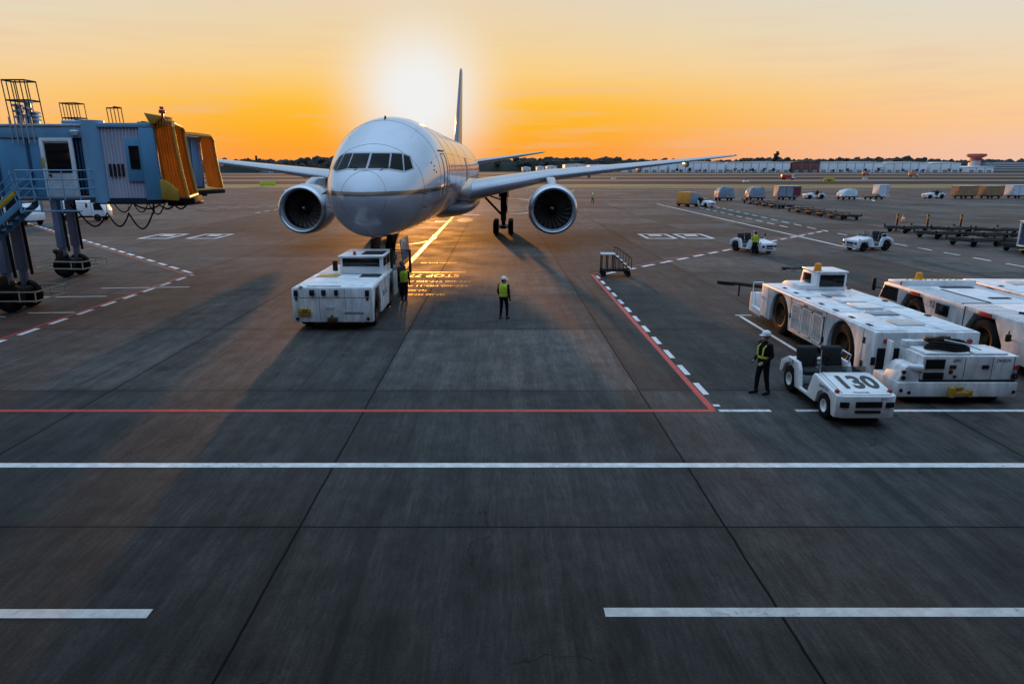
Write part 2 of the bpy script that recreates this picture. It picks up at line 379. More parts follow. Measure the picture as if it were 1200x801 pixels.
    hue = ma('ADD', ma('MULTIPLY', mr(noise(.25, 3, (1, .3, 1)), .35, .65), .6), ma('MULTIPLY', ma('FRACT', ma('MULTIPLY', wnz.outputs['Value'], 7.3)), .4), True)
    mx = nd('ShaderNodeMix', data_type='RGBA'); L.new(hue, mx.inputs[0]); mx.inputs[6].default_value = (.038, .041, .040, 1); mx.inputs[7].default_value = (.054, .047, .042, 1)
    mul = nd('ShaderNodeVectorMath', operation='SCALE'); L.new(mx.outputs[2], mul.inputs[0]); L.new(k, mul.inputs['Scale'])
    dk = nd('ShaderNodeMix', data_type='RGBA'); L.new(ma('MAXIMUM', j, ma('MULTIPLY', crack, .75)), dk.inputs[0]); L.new(mul.outputs[0], dk.inputs[6]); dk.inputs[7].default_value = (.006, .006, .006, 1)
    L.new(dk.outputs[2], b.inputs['Base Color'])
    rg = ma('ADD', mr(noise(.35, 6), .3, .7, .66, .80), mr(noise(14, 3), .2, .8, -.06, .06, False)); L.new(ma('ADD', rg, ma('MULTIPLY', j, .3), True), b.inputs['Roughness'])
    b.inputs['Specular IOR Level'].default_value = .20
    bp = nd('ShaderNodeBump'); bp.inputs['Strength'].default_value = .35; bp.inputs['Distance'].default_value = .006
    L.new(ma('SUBTRACT', noise(30, 4), ma('MULTIPLY', j, 1.2)), bp.inputs['Height']); L.new(bp.outputs[0], b.inputs['Normal'])
    return m
M['apron'] = apron_mat()
M['drygrass'] = ground_mat('dry_grass', ((.20, .135, .06), (.34, .24, .12)), .05)
M['asphalt'] = ground_mat('far_asphalt', ((.035, .034, .040), (.07, .066, .068)), .03, .02)
M['shoulder'] = ground_mat('far_shoulder', ((.16, .13, .11), (.26, .21, .17)), .03, .05)
sheet('ground', -5000, 5000, -400, 9000, -.03, M['drygrass'])
sheet('apron', -420, 420, -60, 229, 0, M['apron'])
for i, (a, b_, mm) in enumerate(((288, 362, 'asphalt'), (362, 384, 'shoulder'), (412, 545, 'asphalt'), (545, 575, 'shoulder'), (620, 830, 'asphalt'), (830, 900, 'shoulder'), (980, 1120, 'asphalt'))):
    sheet('runway', -3000, 3000, a, b_, .0 + .004 * (i % 2), M[mm])

# ------------------------------------------------------------------ terminal front behind the viewer: it shades the near apron and shows in the nose
te = thing('terminal_building', 'long dark glass terminal front facing the airliner, mirrored as a dark band on its nose', 'building', (0, -.6, 0))
M['facade'] = mat('facade_glass', (.012, .014, .018), .3, var=.2, scale=.2); M['facadewall'] = mat('facade_wall', (.045, .045, .055), .6, var=.2, scale=.3)
MB().box(-170, 170, -34, 0, 0, 21, .0).build('wall', M['facadewall'], te, 0)
MB().box(-171, 171, -35, 1.2, 21.01, 22.4, .1).build('roof', M['facadewall'], te, 0); MB().box(-170, 170, .14, 8.6, 11.4, 12.0, .05).build('shade_overhang', M['facadewall'], te, 0)  # deep overhang at mid height is unseen, added to darken the near apron
for k in range(4): MB().box(-169, 169, .01, .12, 4.4 + k * 4.2, 7.6 + k * 4.2).build('window_band', M['facade'], te, 0)
# ------------------------------------------------------------------ painted markings (flat sheets a few millimetres above the slabs)
class Paint(MB):
    z = .004; cnt = 0
    def line(s, a, b_, w):
        d = Vector((b_[0] - a[0], b_[1] - a[1])); L_ = d.length; d.normalize(); n = Vector((-d.y, d.x)) * w / 2; s.cnt += 1; s.z = .004 + .0005 * (s.cnt % 7)
        s.add([(a[0] - n.x, a[1] - n.y, s.z), (b_[0] - n.x, b_[1] - n.y, s.z), (b_[0] + n.x, b_[1] + n.y, s.z), (a[0] + n.x, a[1] + n.y, s.z)], [(0, 1, 2, 3)])
    def dash(s, a, b_, w, on, off, ph=0.):
        d = Vector((b_[0] - a[0], b_[1] - a[1])); L_ = d.length; d.normalize(); t = ph
        while t < L_:
            e = min(t + on, L_); s.line((a[0] + d.x * t, a[1] + d.y * t), (a[0] + d.x * e, a[1] + d.y * e), w); t += on + off
    def arc(s, c, r, a0, a1, w, n=24, ry=None):
        ry = ry or r; p = [(c[0] + r * math.cos(R(a0 + (a1 - a0) * k / n)), c[1] + ry * math.sin(R(a0 + (a1 - a0) * k / n))) for k in range(n + 1)]
        for q, t in zip(p, p[1:]): s.line(q, t, w)
    def done(s, name, m): return struct(s.build(name, m, smooth=0, fix=False))
w = Paint()
w.line((-60, 13.24), (60, 13.24), .22)
w.line((-60, 8.30), (-4.94, 8.30), .2); w.line((1.51, 8.33), (60, 8.33), .2)
# dashed white edging beside the red stand line, right and left
w.dash((5.81, 39.6), (5.81, 16.9), .17, 1.05, .82, .1)
w.line((5.75, 16.58), (7.1, 16.58), .16); w.line((7.75, 16.58), (9.1, 16.58), .16); w.line((9.75, 16.58), (60, 16.58), .16)
w.dash((-18.2, 23), (-18.2, 39.9), .22, 1.1, .75)
w.dash((-18.6, 40.6), (-70, 95.8), .28, 1.5, .85)
w.dash((6.1, 39.9), (33.6, 69.7), .30, 1.5, .85)
w.line((10.35, 21), (10.35, 28.2), .14); w.line((10.2, 28.4), (10.9, 28.4), .12)
# service road: edge line and lane dashes
w.line((28.6, 124), (28.0, 53), .26)
w.dash((33.6, 128), (31.2, 72.5), .22, 2.4, 1.6); w.dash((36.4, 118), (33.2, 68.5), .22, 2.4, 1.6); w.dash((33.2, 66.5), (34.4, 26), .22, 1.7, 1.4)
w.dash((-34, 128), (-34.8, 98), .22, 2.4, 1.6); w.dash((-52, 96), (-34, 124), .2, 2.4, 1.6); w.dash((-55, 100), (-36, 130), .2, 2.4, 1.6)
# pairs of equipment squares
def box_mark(x, y):
    dx, dy = 2.5, 4.2
    for a, b_ in (((0, 0), (dx, 0)), ((0, dy), (dx, dy))): w.line((x + a[0] - .15, y + a[1]), (x + b_[0] + .15, y + b_[1]), .45)
    for a, b_ in (((0, .225), (0, dy - .225)), ((dx, .225), (dx, dy - .225))): w.line((x + a[0], y + a[1]), (x + b_[0], y + b_[1]), .30)
    w.line((x + .65, y + 2.9), (x + 1.85, y + 2.9), 1.3)
for x in (13.6, 17.0, -26.9 - 1.3, -32.6): box_mark(x, 61.6)
# taxi arcs far out
w.line((82, 130), (120, 86), .35); w.line((76, 150), (82, 130), .3); w.arc((66, 152), 12, -50, 60, .45, ry=22); w.line((8, 205), (120, 205), .5)
w.arc((1.5, 122), 6.5, -90, 90, .45, ry=26); w.line((5, 140), (70, 140), .3)
# marks under the aircraft
w.line((-7.6, 82), (-5.6, 82), .8); w.line((-4.9, 94), (-2.6, 94), .8)
# jet bridge parking marks
for a, b_ in (((-23.3, 32.6), (-19.4, 32.9)), ((-21, 35.2), (-16.5, 35.6)), ((-20.6, 28.9), (-18.6, 29.0)), ((-25.6, 35.4), (-24.6, 35.3))): w.line(a, b_, .14)
w.line((-26, 27.6), (-21, 28.1), .12)
for k in range(7): w.line((-26 + k * .75, 25.6 + k * .06), (-23.6 + k * .38, 27.75), .10)
w.done('white_marking', M['paint_w'])
r_ = Paint()
r_.line((-60, 16.58), (5.66, 16.58), .17); r_.line((5.6, 16.67), (5.6, 40.0), .17); r_.line((-18.45, 22), (-18.45, 40.2), .12); r_.line((-18.8, 40.2), (-70, 95.2), .12); r_.line((5.7, 40.3), (33.4, 70.3), .1)
r_.done('red_marking', M['paint_r'])
y_ = Paint()
y_.line((-5.98, 39.8), (-5.98, 200), .34); y_.add([(-4.1 + 1.0 * math.cos(R(15 * k)), 84.5 + 3.6 * math.sin(R(15 * k)), .0085) for k in range(24)], [tuple(range(24))]); y_.arc((-9, 62), 3.2, -90, 30, .26, 24, 6)
y_.done('yellow_marking', M['paint_y'])
for y, x0, s_, body in ((45.2, -4.0, .5, 'B777-200 B777-300'), (37.5, -3.6, .62, '777-200 777-300 A340'), (36.0, -3.6, .62, '747-400 MD-11 A330'), (34.6, -4.2, .5, '767-300'), (33.4, -3.7, .5, '757-200 737-800')):
    t = text('ground_lettering', body, s_, M['paint_y'], None, (x0, y, .004), (0, 0, R(180)), depth=0, xs=.72 if s_ > .55 else .6); struct(t)
t = text('ground_lettering', 'STOP 777', 1.5, M['paint_y'], None, (-4.0, 39.6, .004), (0, 0, R(180)), depth=0, xs=.55); struct(t)
st = Paint(); st.cnt = 3; st.line((-5.6, 40.9), (-2.0, 40.9), .22); st.done('stop_marking', M['paint_y'])
# steel drain slot running through the service road
d = MB()
for k in range(2): d.box(28.35 + k * .45, 28.5 + k * .45, 24, 62, .002, .012)
struct(d.build('drain_slot', M['dark'], smooth=0))

# ------------------------------------------------------------------ far side of the airfield
M['wood'] = mat('woodland', (.020, .024, .018), .9, var=.5, scale=.05)
M['ware'] = mat('warehouse_white', (.76, .79, .82), .5, var=.2, scale=.03)
M['wareroof'] = mat('warehouse_roof', (.76, .78, .80), .45, var=.15, scale=.03)
M['redbrick'] = mat('dull_red_cladding', (.17, .055, .045), .6, var=.2, scale=.05)
M['pinkred'] = mat('faded_red', (.40, .09, .07), .6, var=.1)
M['concrete'] = mat('pale_concrete', (.5, .48, .46), .7, var=.1, scale=.1)
M['greyband'] = mat('blue_grey_cladding', (.20, .24, .29), .5, var=.2, scale=.05)
rnd = random.Random(3)
hill = pchip([(x_, h_ - 3) for x_, h_ in [(-1500, 26), (-900, 30), (-634, 32), (-574, 30), (-520, 29), (-473, 33), (-392, 36), (-250, 33), (-28, 28), (32, 32), (113, 34), (234, 35), (355, 30), (537, 28), (638, 34), (840, 32), (941, 35), (1022, 32), (1083, 26), (1123, 28), (1244, 31), (1500, 30), (1900, 28)]])
wd = MB()
def clump(mb, c, r, rz):
    bm = bmesh.new(); bmesh.ops.create_icosphere(bm, subdivisions=2, radius=1)
    for v in bm.verts:
        k = .72 + .5 * rnd.random(); v.co = Vector((c[0] + v.co.x * r * k, c[1] + v.co.y * r * k, c[2] + v.co.z * rz * k))
    mb.addbm(bm)
for i in range(2300):
    x = rnd.uniform(-1500, 1900); y = 1560 + rnd.uniform(0, 260)
    h = hill(x) * rnd.uniform(.72, 1.06) * (1 if y > 1600 else .85)
    rr = rnd.uniform(5, 10); clump(wd, (x, y, h - rr * .6), rr, rr * rnd.uniform(.6, 1.0))
top = [(x, 1700, hill(x) - 4) for x in range(-1500, 1901, 40)]
wd.grid([[(x, 1560, 0) for x in range(-1500, 1901, 40)], [(x, 1575, hill(x) - 7) for x in range(-1500, 1901, 40)], top, [(x, 1850, 0) for x in range(-1500, 1901, 40)]])
struct(wd.build('woodland', M['wood'], smooth=.9), 'stuff')
# near rise of trees left of the nose
w2 = MB()
for i in range(260):
    x = rnd.uniform(-640, -150); y = 1180 + rnd.uniform(0, 60)
    h = interp([(-640, 20), (-500, 14), (-430, 20), (-330, 12), (-260, 20), (-150, 24)], x) * rnd.uniform(.8, 1.05); rr = rnd.uniform(3, 7); clump(w2, (x, y, h - rr * .8), rr, rr * rnd.uniform(.7, 1.3))
w2.grid([[(x, 1170, 0) for x in range(-640, -149, 10)], [(x, 1180, interp([(-640, 17), (-500, 11), (-430, 17), (-330, 9), (-260, 17), (-150, 20)], x)) for x in range(-640, -149, 10)], [(x, 1240, 0) for x in range(-640, -149, 10)]])
struct(w2.build('woodland', M['wood'], smooth=.9), 'stuff')

def warehouse(x0, x1, y, h, label, wm='ware', dep=60, bays=6):
    o = thing('warehouse', label, 'warehouse', ((x0 + x1) / 2, y, 0)); hw = (x1 - x0) / 2
    MB().box(-hw, hw, 0, dep, 0, h, .3).build('wall', M[wm], o, .5)
    MB().prism([(-hw - .8, h + .01), (-hw - .8, h + .7), (-hw * .5, h + 1.7), (0, h + 2.3), (hw * .5, h + 1.7), (hw + .8, h + .7), (hw + .8, h + .01)], 'y', -.8, dep + .8).build('roof', M['wareroof'] if wm == 'ware' else M[wm], o, .5)
    n = max(2, int((x1 - x0) / 14)); ba = MB(); do = MB()
    for k in range(1, n): ba.box(-hw + 2 * hw * k / n - .35, -hw + 2 * hw * k / n + .35, -.45, -.02, 0, h)
    for k in range(n): do.box(-hw + 2 * hw * (k + .25) / n, -hw + 2 * hw * (k + .75) / n, -.25, -.03, 0, 4.6)
    ba.build('wall_rib', M['greyband'], o, 0); do.build('loading_door', M['greyband'], o, 0)
    return o
for a in ((43, 57, 1225, 8, 'tiny pale shed nearest the tail under the right wing'), (69, 81, 1225, 9, 'small pale shed, second from the tail under the right wing'), (87, 103, 1225, 10, 'small rounded pale shed, third from the tail under the right wing'),
          (119, 156, 1230, 13, 'white shed just above the right engine along the horizon'), (163, 200, 1230, 12, 'white shed partly covered by the middle of the right wing'),
          (228, 300, 1240, 15, 'white warehouse under the outer part of the right wing, left of the widest gap'), (305, 403, 1240, 17, 'white warehouse directly below the right wing tip'),
          (408, 520, 1240, 17, 'long white warehouse immediately left of the dull red building'), (572, 683, 1240, 17, 'long white warehouse immediately right of the dull red building'),
          (690, 763, 1240, 16.5, 'white warehouse, the second to the right of the dull red building'), (770, 823, 1240, 16, 'white warehouse just left of the low pale sheds by the red topped tower')): warehouse(*a)
warehouse(522, 570, 1236, 17.5, 'dull red flat building standing in the row of white warehouses', 'redbrick')
warehouse(826, 872, 1225, 9, 'low pale shed at the foot of the red topped tower')
warehouse(-384, -330, 1120, 8, 'pale hangar under the left wing by the jet bridges')
tw = thing('control_tower', 'tower with a wide red disc top above pale shaft at far right', 'tower', (872, 1275, 0))
MB().box(-6, 6, -6, 6, 0, 21, .5).build('shaft', M['concrete'], tw); MB().box(-7, 7, -7, 7, 21.01, 25, .5).build('collar', M['pinkred'], tw)
MB().lathe([(.1, 25.02), (8, 25.02), (16, 29), (16, 32), (13, 33), (.1, 33)], (0, 0, 0), 'z', 28).build('disc_top', M['pinkred'], tw)
tm = thing('terminal_block', 'banded multi storey block right of the red topped tower', 'building', (940, 1260, 0))
MB().box(-58, 60, 0, 50, 0, 18, .4).build('wall', M['greyband'], tm)
fl = MB()
for k in range(4): fl.box(-59 + 4 * k, 61, -1.2, -.03, 3 + k * 4, 4.8 + k * 4)
fl.build('floor_band', M['concrete'], tm, 0)
tl = thing('radio_mast', 'slim dark mast rising from the treeline left of the aircraft nose', 'mast', (-402, 1160, 0))
MB().cyl((0, 0, 0), (0, 0, 26), .8, .5, 8).build('pole', M['dark'], tl); MB().box(-1.6, 1.6, -1, 1, 20, 27.5, .3).build('antenna_head', M['dark'], tl)
pt = thing('fir_tree', 'one dark tree poking above the treeline over the warehouses', 'tree', (620, 1560, 0))
MB().cyl((0, 0, 0), (0, 0, 30), 1.2, .6, 8).build('trunk', M['wood'], pt); cr = MB()
for k in range(9): clump(cr, (rnd.uniform(-3, 3), rnd.uniform(-3, 3), 27 + k * 1.8), 6 - k * .35, 3.5)
cr.build('crown', M['wood'], pt)
# small bare trees in front of the warehouses
def small_tree(loc):
    o = thing('bare_tree', 'small dark tree standing before the white warehouses across the runway', 'tree', loc, 0, 'trees before the far warehouses')
    MB().cyl((0, 0, 0), (0, 0, 4), .35, .2, 7).build('trunk', M['wood'], o); c = MB()
    for k in range(14):
        a = rnd.uniform(0, 6.28); q = rnd.uniform(0, 2.6); clump(c, (q * math.cos(a), q * math.sin(a), rnd.uniform(3, 7)), rnd.uniform(.6, 1.4), rnd.uniform(.5, 1.2))
    c.build('crown', M['wood'], o); return o
t0 = small_tree((312, 1215, 0))
for x in (322, 338, 350, 366, 396, 412, 424, 440, 446, 460, 474, 482, 508, 582, 598, 606, 640, 664, 704, 730, 748, 780, 804):
    o = dup(t0, (x + rnd.uniform(-5, 5), 1212 + rnd.uniform(-6, 6), 0), rnd.uniform(0, 360)); o.scale = [rnd.uniform(.7, 1.15)] * 3
# airfield signs and far vehicles
def airfield_sign(x, y, wd_, h, m, label, mark=True):
    o = thing('airfield_sign', label, 'sign', (x, y, 0)); MB().box(-wd_ / 2, wd_ / 2, -.15, .15, .3, h, .03).build('panel', m, o)
    for k in (-1, 1): MB().cyl((k * wd_ * .35, 0, 0), (k * wd_ * .35, 0, .3), .06, n=8).build('leg', M['dark'], o)
    if mark: MB().prism([(-.9, h * .5), (-.3, h * .25), (-.3, h * .42), (.9, h * .42), (.9, h * .62), (-.3, h * .62), (-.3, h * .8)], 'y', -.19, -.152).build('arrow', M['letter'], o, 0)
    return o
airfield_sign(149, 312, 5.0, 2.3, M['yellow'], 'yellow taxiway sign with black arrow on dry grass beyond the apron')
airfield_sign(-84, 252, 5.6, 1.6, M['hivis'], 'low yellow green sign on the grass beside the left engine', False)
for x, y, lab in ((-116, 256, 'small white marker light in the grass right of the jet bridges'), (-78, 300, 'small white marker light between the jet bridges and the left engine'), (70, 420, 'small white marker light on the grass above the distant marshaller'), (118, 330, 'small white marker light left of the yellow cart train'), (222, 420, 'small white marker light far right of the yellow taxiway sign')):
    o = thing('marker_light', lab, 'light', (x, y, 0)); MB().box(-1.4, 1.4, -.6, .6, 0, .8, .2).build('housing', M['conewhite'], o); MB().ball((0, 0, .9), .35, 1).build('lens', M['glass'], o)
def far_truck(x, y, m, label):
    o = thing('airfield_truck', label, 'truck', (x, y, 0)); MB().box(-3.8, 1.4, -1.2, 1.2, .9, 3, .15).build('body', m, o); MB().box(1.5, 3.6, -1.2, 1.2, .7, 2.7, .3).build('cab', M['white'], o)
    MB().box(1.9, 3.62, -1.24, 1.24, 1.8, 2.5, .1).build('window', M['glass'], o)
    for q in (-2.6, 2.5):
        for s_ in (-1, 1): wheel(o, q, s_ * 1.1, .55, .55, .35, M['dark'], s_, axis='y')
far_truck(350, 660, M['coneorange'], 'orange truck far out on the runway, leftmost of two'); far_truck(335, 560, M['coneorange'], 'orange truck far out on the runway nearest the tower'); far_truck(168, 402, M['red'], 'dark red truck on the runway above the cart trains')
# ------------------------------------------------------------------ airliner; local axes: x right in the photo, y aft from the nose tip, z up from the ground
def livery():
    m = bpy.data.materials.new('airliner_skin'); m.use_nodes = True; nt = m.node_tree; N, L = nt.nodes, nt.links; b = N['Principled BSDF']
    t = N.new('ShaderNodeTexCoord'); sp = N.new('ShaderNodeSeparateXYZ'); L.new(t.outputs['Object'], sp.inputs[0])
    off = N.new('ShaderNodeMath'); off.operation = 'MULTIPLY_ADD'; L.new(sp.outputs['Y'], off.inputs[0]); off.inputs[1].default_value = -.012; L.new(sp.outputs['Z'], off.inputs[2])
    r = N.new('ShaderNodeValToRGB'); r.color_ramp.interpolation = 'CONSTANT'; mr = N.new('ShaderNodeMapRange'); L.new(off.outputs[0], mr.inputs['Value']); mr.inputs['From Max'].default_value = 10
    L.new(mr.outputs[0], r.inputs[0]); e = r.color_ramp.elements
    e[0].position = 0; e[0].color = (.30, .31, .36, 1); e[1].position = .490; e[1].color = (.055, .04, .03, 1)
    x = e.new(.499); x.color = (.15, .07, .02, 1); x = e.new(.509); x.color = (.55, .60, .67, 1)
    n = N.new('ShaderNodeTexNoise'); n.inputs['Scale'].default_value = .8; n.inputs['Detail'].default_value = 8; mp = N.new('ShaderNodeMapping'); mp.inputs['Scale'].default_value = (1, .25, 1); L.new(t.outputs['Object'], mp.inputs[0]); L.new(mp.outputs[0], n.inputs['Vector'])
    k = N.new('ShaderNodeMapRange'); k.inputs['From Min'].default_value = .3; k.inputs['From Max'].default_value = .7; k.inputs['To Min'].default_value = .88; k.inputs['To Max'].default_value = 1.05; L.new(n.outputs['Fac'], k.inputs['Value'])
    s_ = N.new('ShaderNodeVectorMath'); s_.operation = 'SCALE'; L.new(r.outputs[0], s_.inputs[0]); L.new(k.outputs[0], s_.inputs['Scale']); L.new(s_.outputs[0], b.inputs['Base Color'])
    k2 = N.new('ShaderNodeMapRange'); k2.inputs['To Min'].default_value = .14; k2.inputs['To Max'].default_value = .30; L.new(n.outputs['Fac'], k2.inputs['Value']); L.new(k2.outputs[0], b.inputs['Roughness'])
    b.inputs['Coat Weight'].default_value = .5; b.inputs['Coat Roughness'].default_value = .08
    return m
M['skin_ac'] = livery()
M['wing'] = mat('wing_grey', (.46, .48, .52), .32, metal=.25, var=.1, scale=.6, stretch=(1, .3, 1), coat=.3)
M['nacelle'] = mat('nacelle_paint', (.40, .43, .49), .26, metal=.15, var=.08, scale=.8, coat=.5)
M['lip'] = mat('polished_lip', (.55, .57, .60), .22, metal=.9, var=.06)
M['fanblade'] = mat('fan_blade', (.42, .34, .28), .3, metal=.8, var=.15)
M['line'] = mat('seam_line', (.12, .13, .15), .5)
M['finm'] = mat('fin_blue', (.05, .07, .14), .35, var=.1, scale=.5, coat=.3)
AC = thing('airliner', 'large white and grey twin engine jet airliner facing the viewer with gold cheat line', 'aeroplane', (-6.05, 30.3, 0), -1.25)
AW = pchip([(0, 0), (.04, .30), (.15, .56), (.35, .85), (.7, 1.2), (1.2, 1.6), (2, 1.98), (3, 2.28), (4, 2.50), (5.5, 2.78), (7.5, 3.02), (9.5, 3.1), (41, 3.1), (46, 2.95), (52, 2.3), (58, 1.4), (62.5, .6), (64, .3)])
AT = pchip([(0, 4.72), (.04, 4.97), (.15, 5.17), (.35, 5.38), (.7, 5.66), (1.2, 5.98), (1.8, 6.28), (2.5, 6.72), (3.2, 7.16), (4, 7.58), (5, 8.10), (6.2, 8.52), (7.5, 8.78), (9, 8.9), (46, 8.9), (54, 8.7), (60, 8.2), (64, 7.5)])
AB = pchip([(0, 4.70), (.04, 4.42), (.15, 4.2), (.35, 3.95), (.7, 3.64), (1.2, 3.33), (2, 2.97), (3, 2.86), (4, 2.80), (6, 2.74), (9, 2.72), (39, 2.6), (43, 2.75), (48, 3.4), (54, 4.7), (60, 6.1), (64, 6.8)])
AM = pchip([(0, 4.71), (.5, 4.72), (2, 4.95), (4, 5.30), (8, 5.8), (41, 5.7), (50, 6.2), (64, 7.1)])
def fus(y, th, off=0.):
    a, t, b_, m = AW(y), AT(y), AB(y), AM(y); c, s_ = math.cos(th), math.sin(th)
    return Vector((a * s_ * (1 + off / max(a, .1)), y, m + ((t - m) if c >= 0 else (m - b_)) * c * (1 + off / max(a, .1))))
def fus_xz(x, z, off=.012):
    lo, hi = .02, 12.
    for _ in range(40):
        y = (lo + hi) / 2; m = AM(y); h = (AT(y) - m) if z >= m else (m - AB(y))
        if (x / max(AW(y), .01)) ** 2 + ((z - m) / max(h, .01)) ** 2 > 1: lo = y
        else: hi = y
    y = hi; e = .05
    th = math.atan2(x / max(AW(y), .01), (z - AM(y)) / max((AT(y) - AM(y)) if z >= AM(y) else (AM(y) - AB(y)), .01))
    n = (fus(y + e, th) - fus(y - e, th)).cross(fus(y, th + .02) - fus(y, th - .02)); n.normalize()
    p = Vector((x, y, z))
    if n.dot(Vector((x, -1.5, z - 5.3))) < 0: n = -n
    return p + n * off
ys = [0.001, .02, .05, .1, .17, .26, .38, .52, .7, .9, 1.15, 1.45, 1.8, 2.2, 2.6, 3, 3.5, 4, 4.6, 5.3, 6, 6.8, 7.6, 8.5, 10] + list(range(12, 42, 3)) + [42, 43.5, 45, 47, 49, 51, 53, 55, 57, 59, 61, 62.5, 63.5, 64]
fb = MB(); NR = 72
fb.loft([[fus(y, 2 * math.pi * k / NR) for k in range(NR)] for y in ys])
fuse = fb.build('fuselage', M['skin_ac'], AC, 1.0)
# cockpit windows: panes laid on the skin
def pane(pts, off=.014, n=8):
    a, b_, c, d = [Vector(p) for p in pts]
    rows = []
    for i in range(n + 1):
        t = i / n; l, r = a.lerp(d, t), b_.lerp(c, t); rows.append([fus_xz(*l.lerp(r, k / n), off) for k in range(n + 1)])
    return MB().grid(rows)
def sx(pts): return [(x * .88 , z) for x, z in pts]
def mir(pts): return [(-x, z) for x, z in pts]
P1 = [(.06, 6.13), (1.06, 6.13), (.98, 6.80), (.06, 6.80)]; P2 = [(1.13, 6.12), (1.77, 6.02), (1.55, 6.79), (1.06, 6.81)]; P3 = [(1.83, 6.01), (2.16, 6.13), (1.93, 6.66), (1.63, 6.77)]
wf = MB()
FR = [(0, 6.06), (1.10, 6.05), (1.08, 6.88), (0, 6.88)]
for q in map(sx, ([(-1.1, 6.05), (1.1, 6.05), (1.05, 6.88), (-1.05, 6.88)],)):
    g_ = pane(q, .006, 14); wf.add(g_.v, g_.f)
for q in map(sx, ([(1.1, 6.05), (1.80, 5.94), (1.58, 6.87), (1.05, 6.88)], [(1.80, 5.94), (2.24, 6.1), (1.98, 6.72), (1.58, 6.87)])):
    for z_ in (q, mir(q)):
        g_ = pane(z_, .006, 10); wf.add(g_.v, g_.f)
wfr = wf.build('window_frame', mat('window_surround', (.34, .36, .40), .35), AC, 1.0)
for q in map(sx, (P1, P2, P3)):
    for z_ in (q, mir(q)): pane(z_, .02).build('cockpit_window', M['cockpit'], AC, 1.0)
for x in (-.55, .62):
    wm_ = MB(); wm_.sweep([fus_xz(x, 6.02, .03), fus_xz(x + .12, 6.12, .05), fus_xz(x + .42 * (1 if x > 0 else -1), 6.16, .05)], .014, 6); wm_.build('wiper', M['dark'], AC)
# seams and door outlines as thin strips on the skin
def seam(pts, wd=.012):
    return MB().sweep([fus_xz(x, z, .003) for x, z in pts], wd, 5)
ring = [(1.02 * math.sin(2 * math.pi * k / 48), 4.9 + 1.12 * math.cos(2 * math.pi * k / 48)) for k in range(49)]
o = seam(ring, .006).build('radome_seam', M['line'], AC); seam([(0, 6.0), (0, 5.3)], .007).build('panel_seam', M['line'], AC)
for y in (3.4, 6.3, 9.2, 13.5, 18.5, 27.0, 40.0): MB().sweep([fus(y, 2 * math.pi * k / 64, .003) for k in range(64)], .006, 4, False, True).build('skin_joint', M['line'], AC)
for th in (35, -35, 68, -68, 130, -130): MB().sweep([fus(lerp(4.2, 42, k / 40), R(th), .002) for k in range(41)], .005, 4).build('skin_joint', M['line'], AC)
def on_fus(y, z, side, off=.01):
    m = AM(y); h = (AT(y) - m) if z >= m else (m - AB(y)); c = max(-1, min(1, (z - m) / h)); th = math.acos(c) * side
    return fus(y, th, off)
def side_loop(y0, y1, z0, z1, side, r=.016):
    pts = []
    n = 8
    for k in range(n): pts.append((y0, lerp(z0 + .15, z1 - .15, k / (n - 1))))
    for k in range(5): pts.append((lerp(y0 + .15, y1 - .15, k / 4), z1))
    for k in range(n): pts.append((y1, lerp(z1 - .15, z0 + .15, k / (n - 1))))
    for k in range(5): pts.append((lerp(y1 - .15, y0 + .15, k / 4), z0))
    return MB().sweep([on_fus(y, z, side) for y, z in pts], r, 5, False, True)
for s_ in (1, -1):
    side_loop(7.2, 8.35, 4.8, 6.9, s_).build('door_outline', M['line'], AC)
    side_loop(23.5, 24.6, 4.8, 6.9, s_).build('door_outline', M['line'], AC)
    MB().sweep([on_fus(7.0 + k * .35, 7.05, s_, .03) for k in range(5)], .035, 6).build('rain_gutter', M['line'], AC)
    for y, z in ((5.1, 6.4), (5.35, 6.25), (5.2, 6.05), (5.5, 5.95), (4.6, 5.12)):
        p = on_fus(y, z, s_, .0); MB().ball(p, .05, 1).build('static_port', M['line'], AC)
    for z, y in ((4.95, 3.2), (4.3, 3.7)):
        p = on_fus(y, z, s_); MB().sweep([p, p + Vector((s_ * .16, -.04, -.02)), p + Vector((s_ * .2, -.28, -.02))], .022, 6).build('pitot_probe', M['dark'], AC)
    pw = MB()
    for k in range(34):
        y = 9.5 + k * 1.02
        if abs(y - 24) < 1.2: continue
        pw.grid([[on_fus(y + dy, z, s_, .012) for dy in (-.13, 0, .13)] for z in (6.02, 6.2, 6.38)])
    pw.build('cabin_window', M['glass'], AC, 1.0)['kind'] = 'stuff'
# belly fairing
bf = MB(); rings = []
for y, w_, h in ((21.7, .2, .1), (23.2, 2.2, .5), (25.7, 3.2, .9), (29.2, 3.5, 1.1), (36.2, 3.5, 1.1), (40, 3.0, .85), (43.5, 1.6, .4), (45, .2, .1)):
    rings.append([(w_ * math.sin(a), y, 3.1 - h * math.cos(a) if math.cos(a) > 0 else 3.1 - 1.0 * math.cos(a)) for a in [2 * math.pi * k / 40 for k in range(40)]])
bf.loft(rings); bf.build('belly_fairing', mat('belly_grey', (.30, .32, .37), .3, var=.1, coat=.3), AC, 1.0)
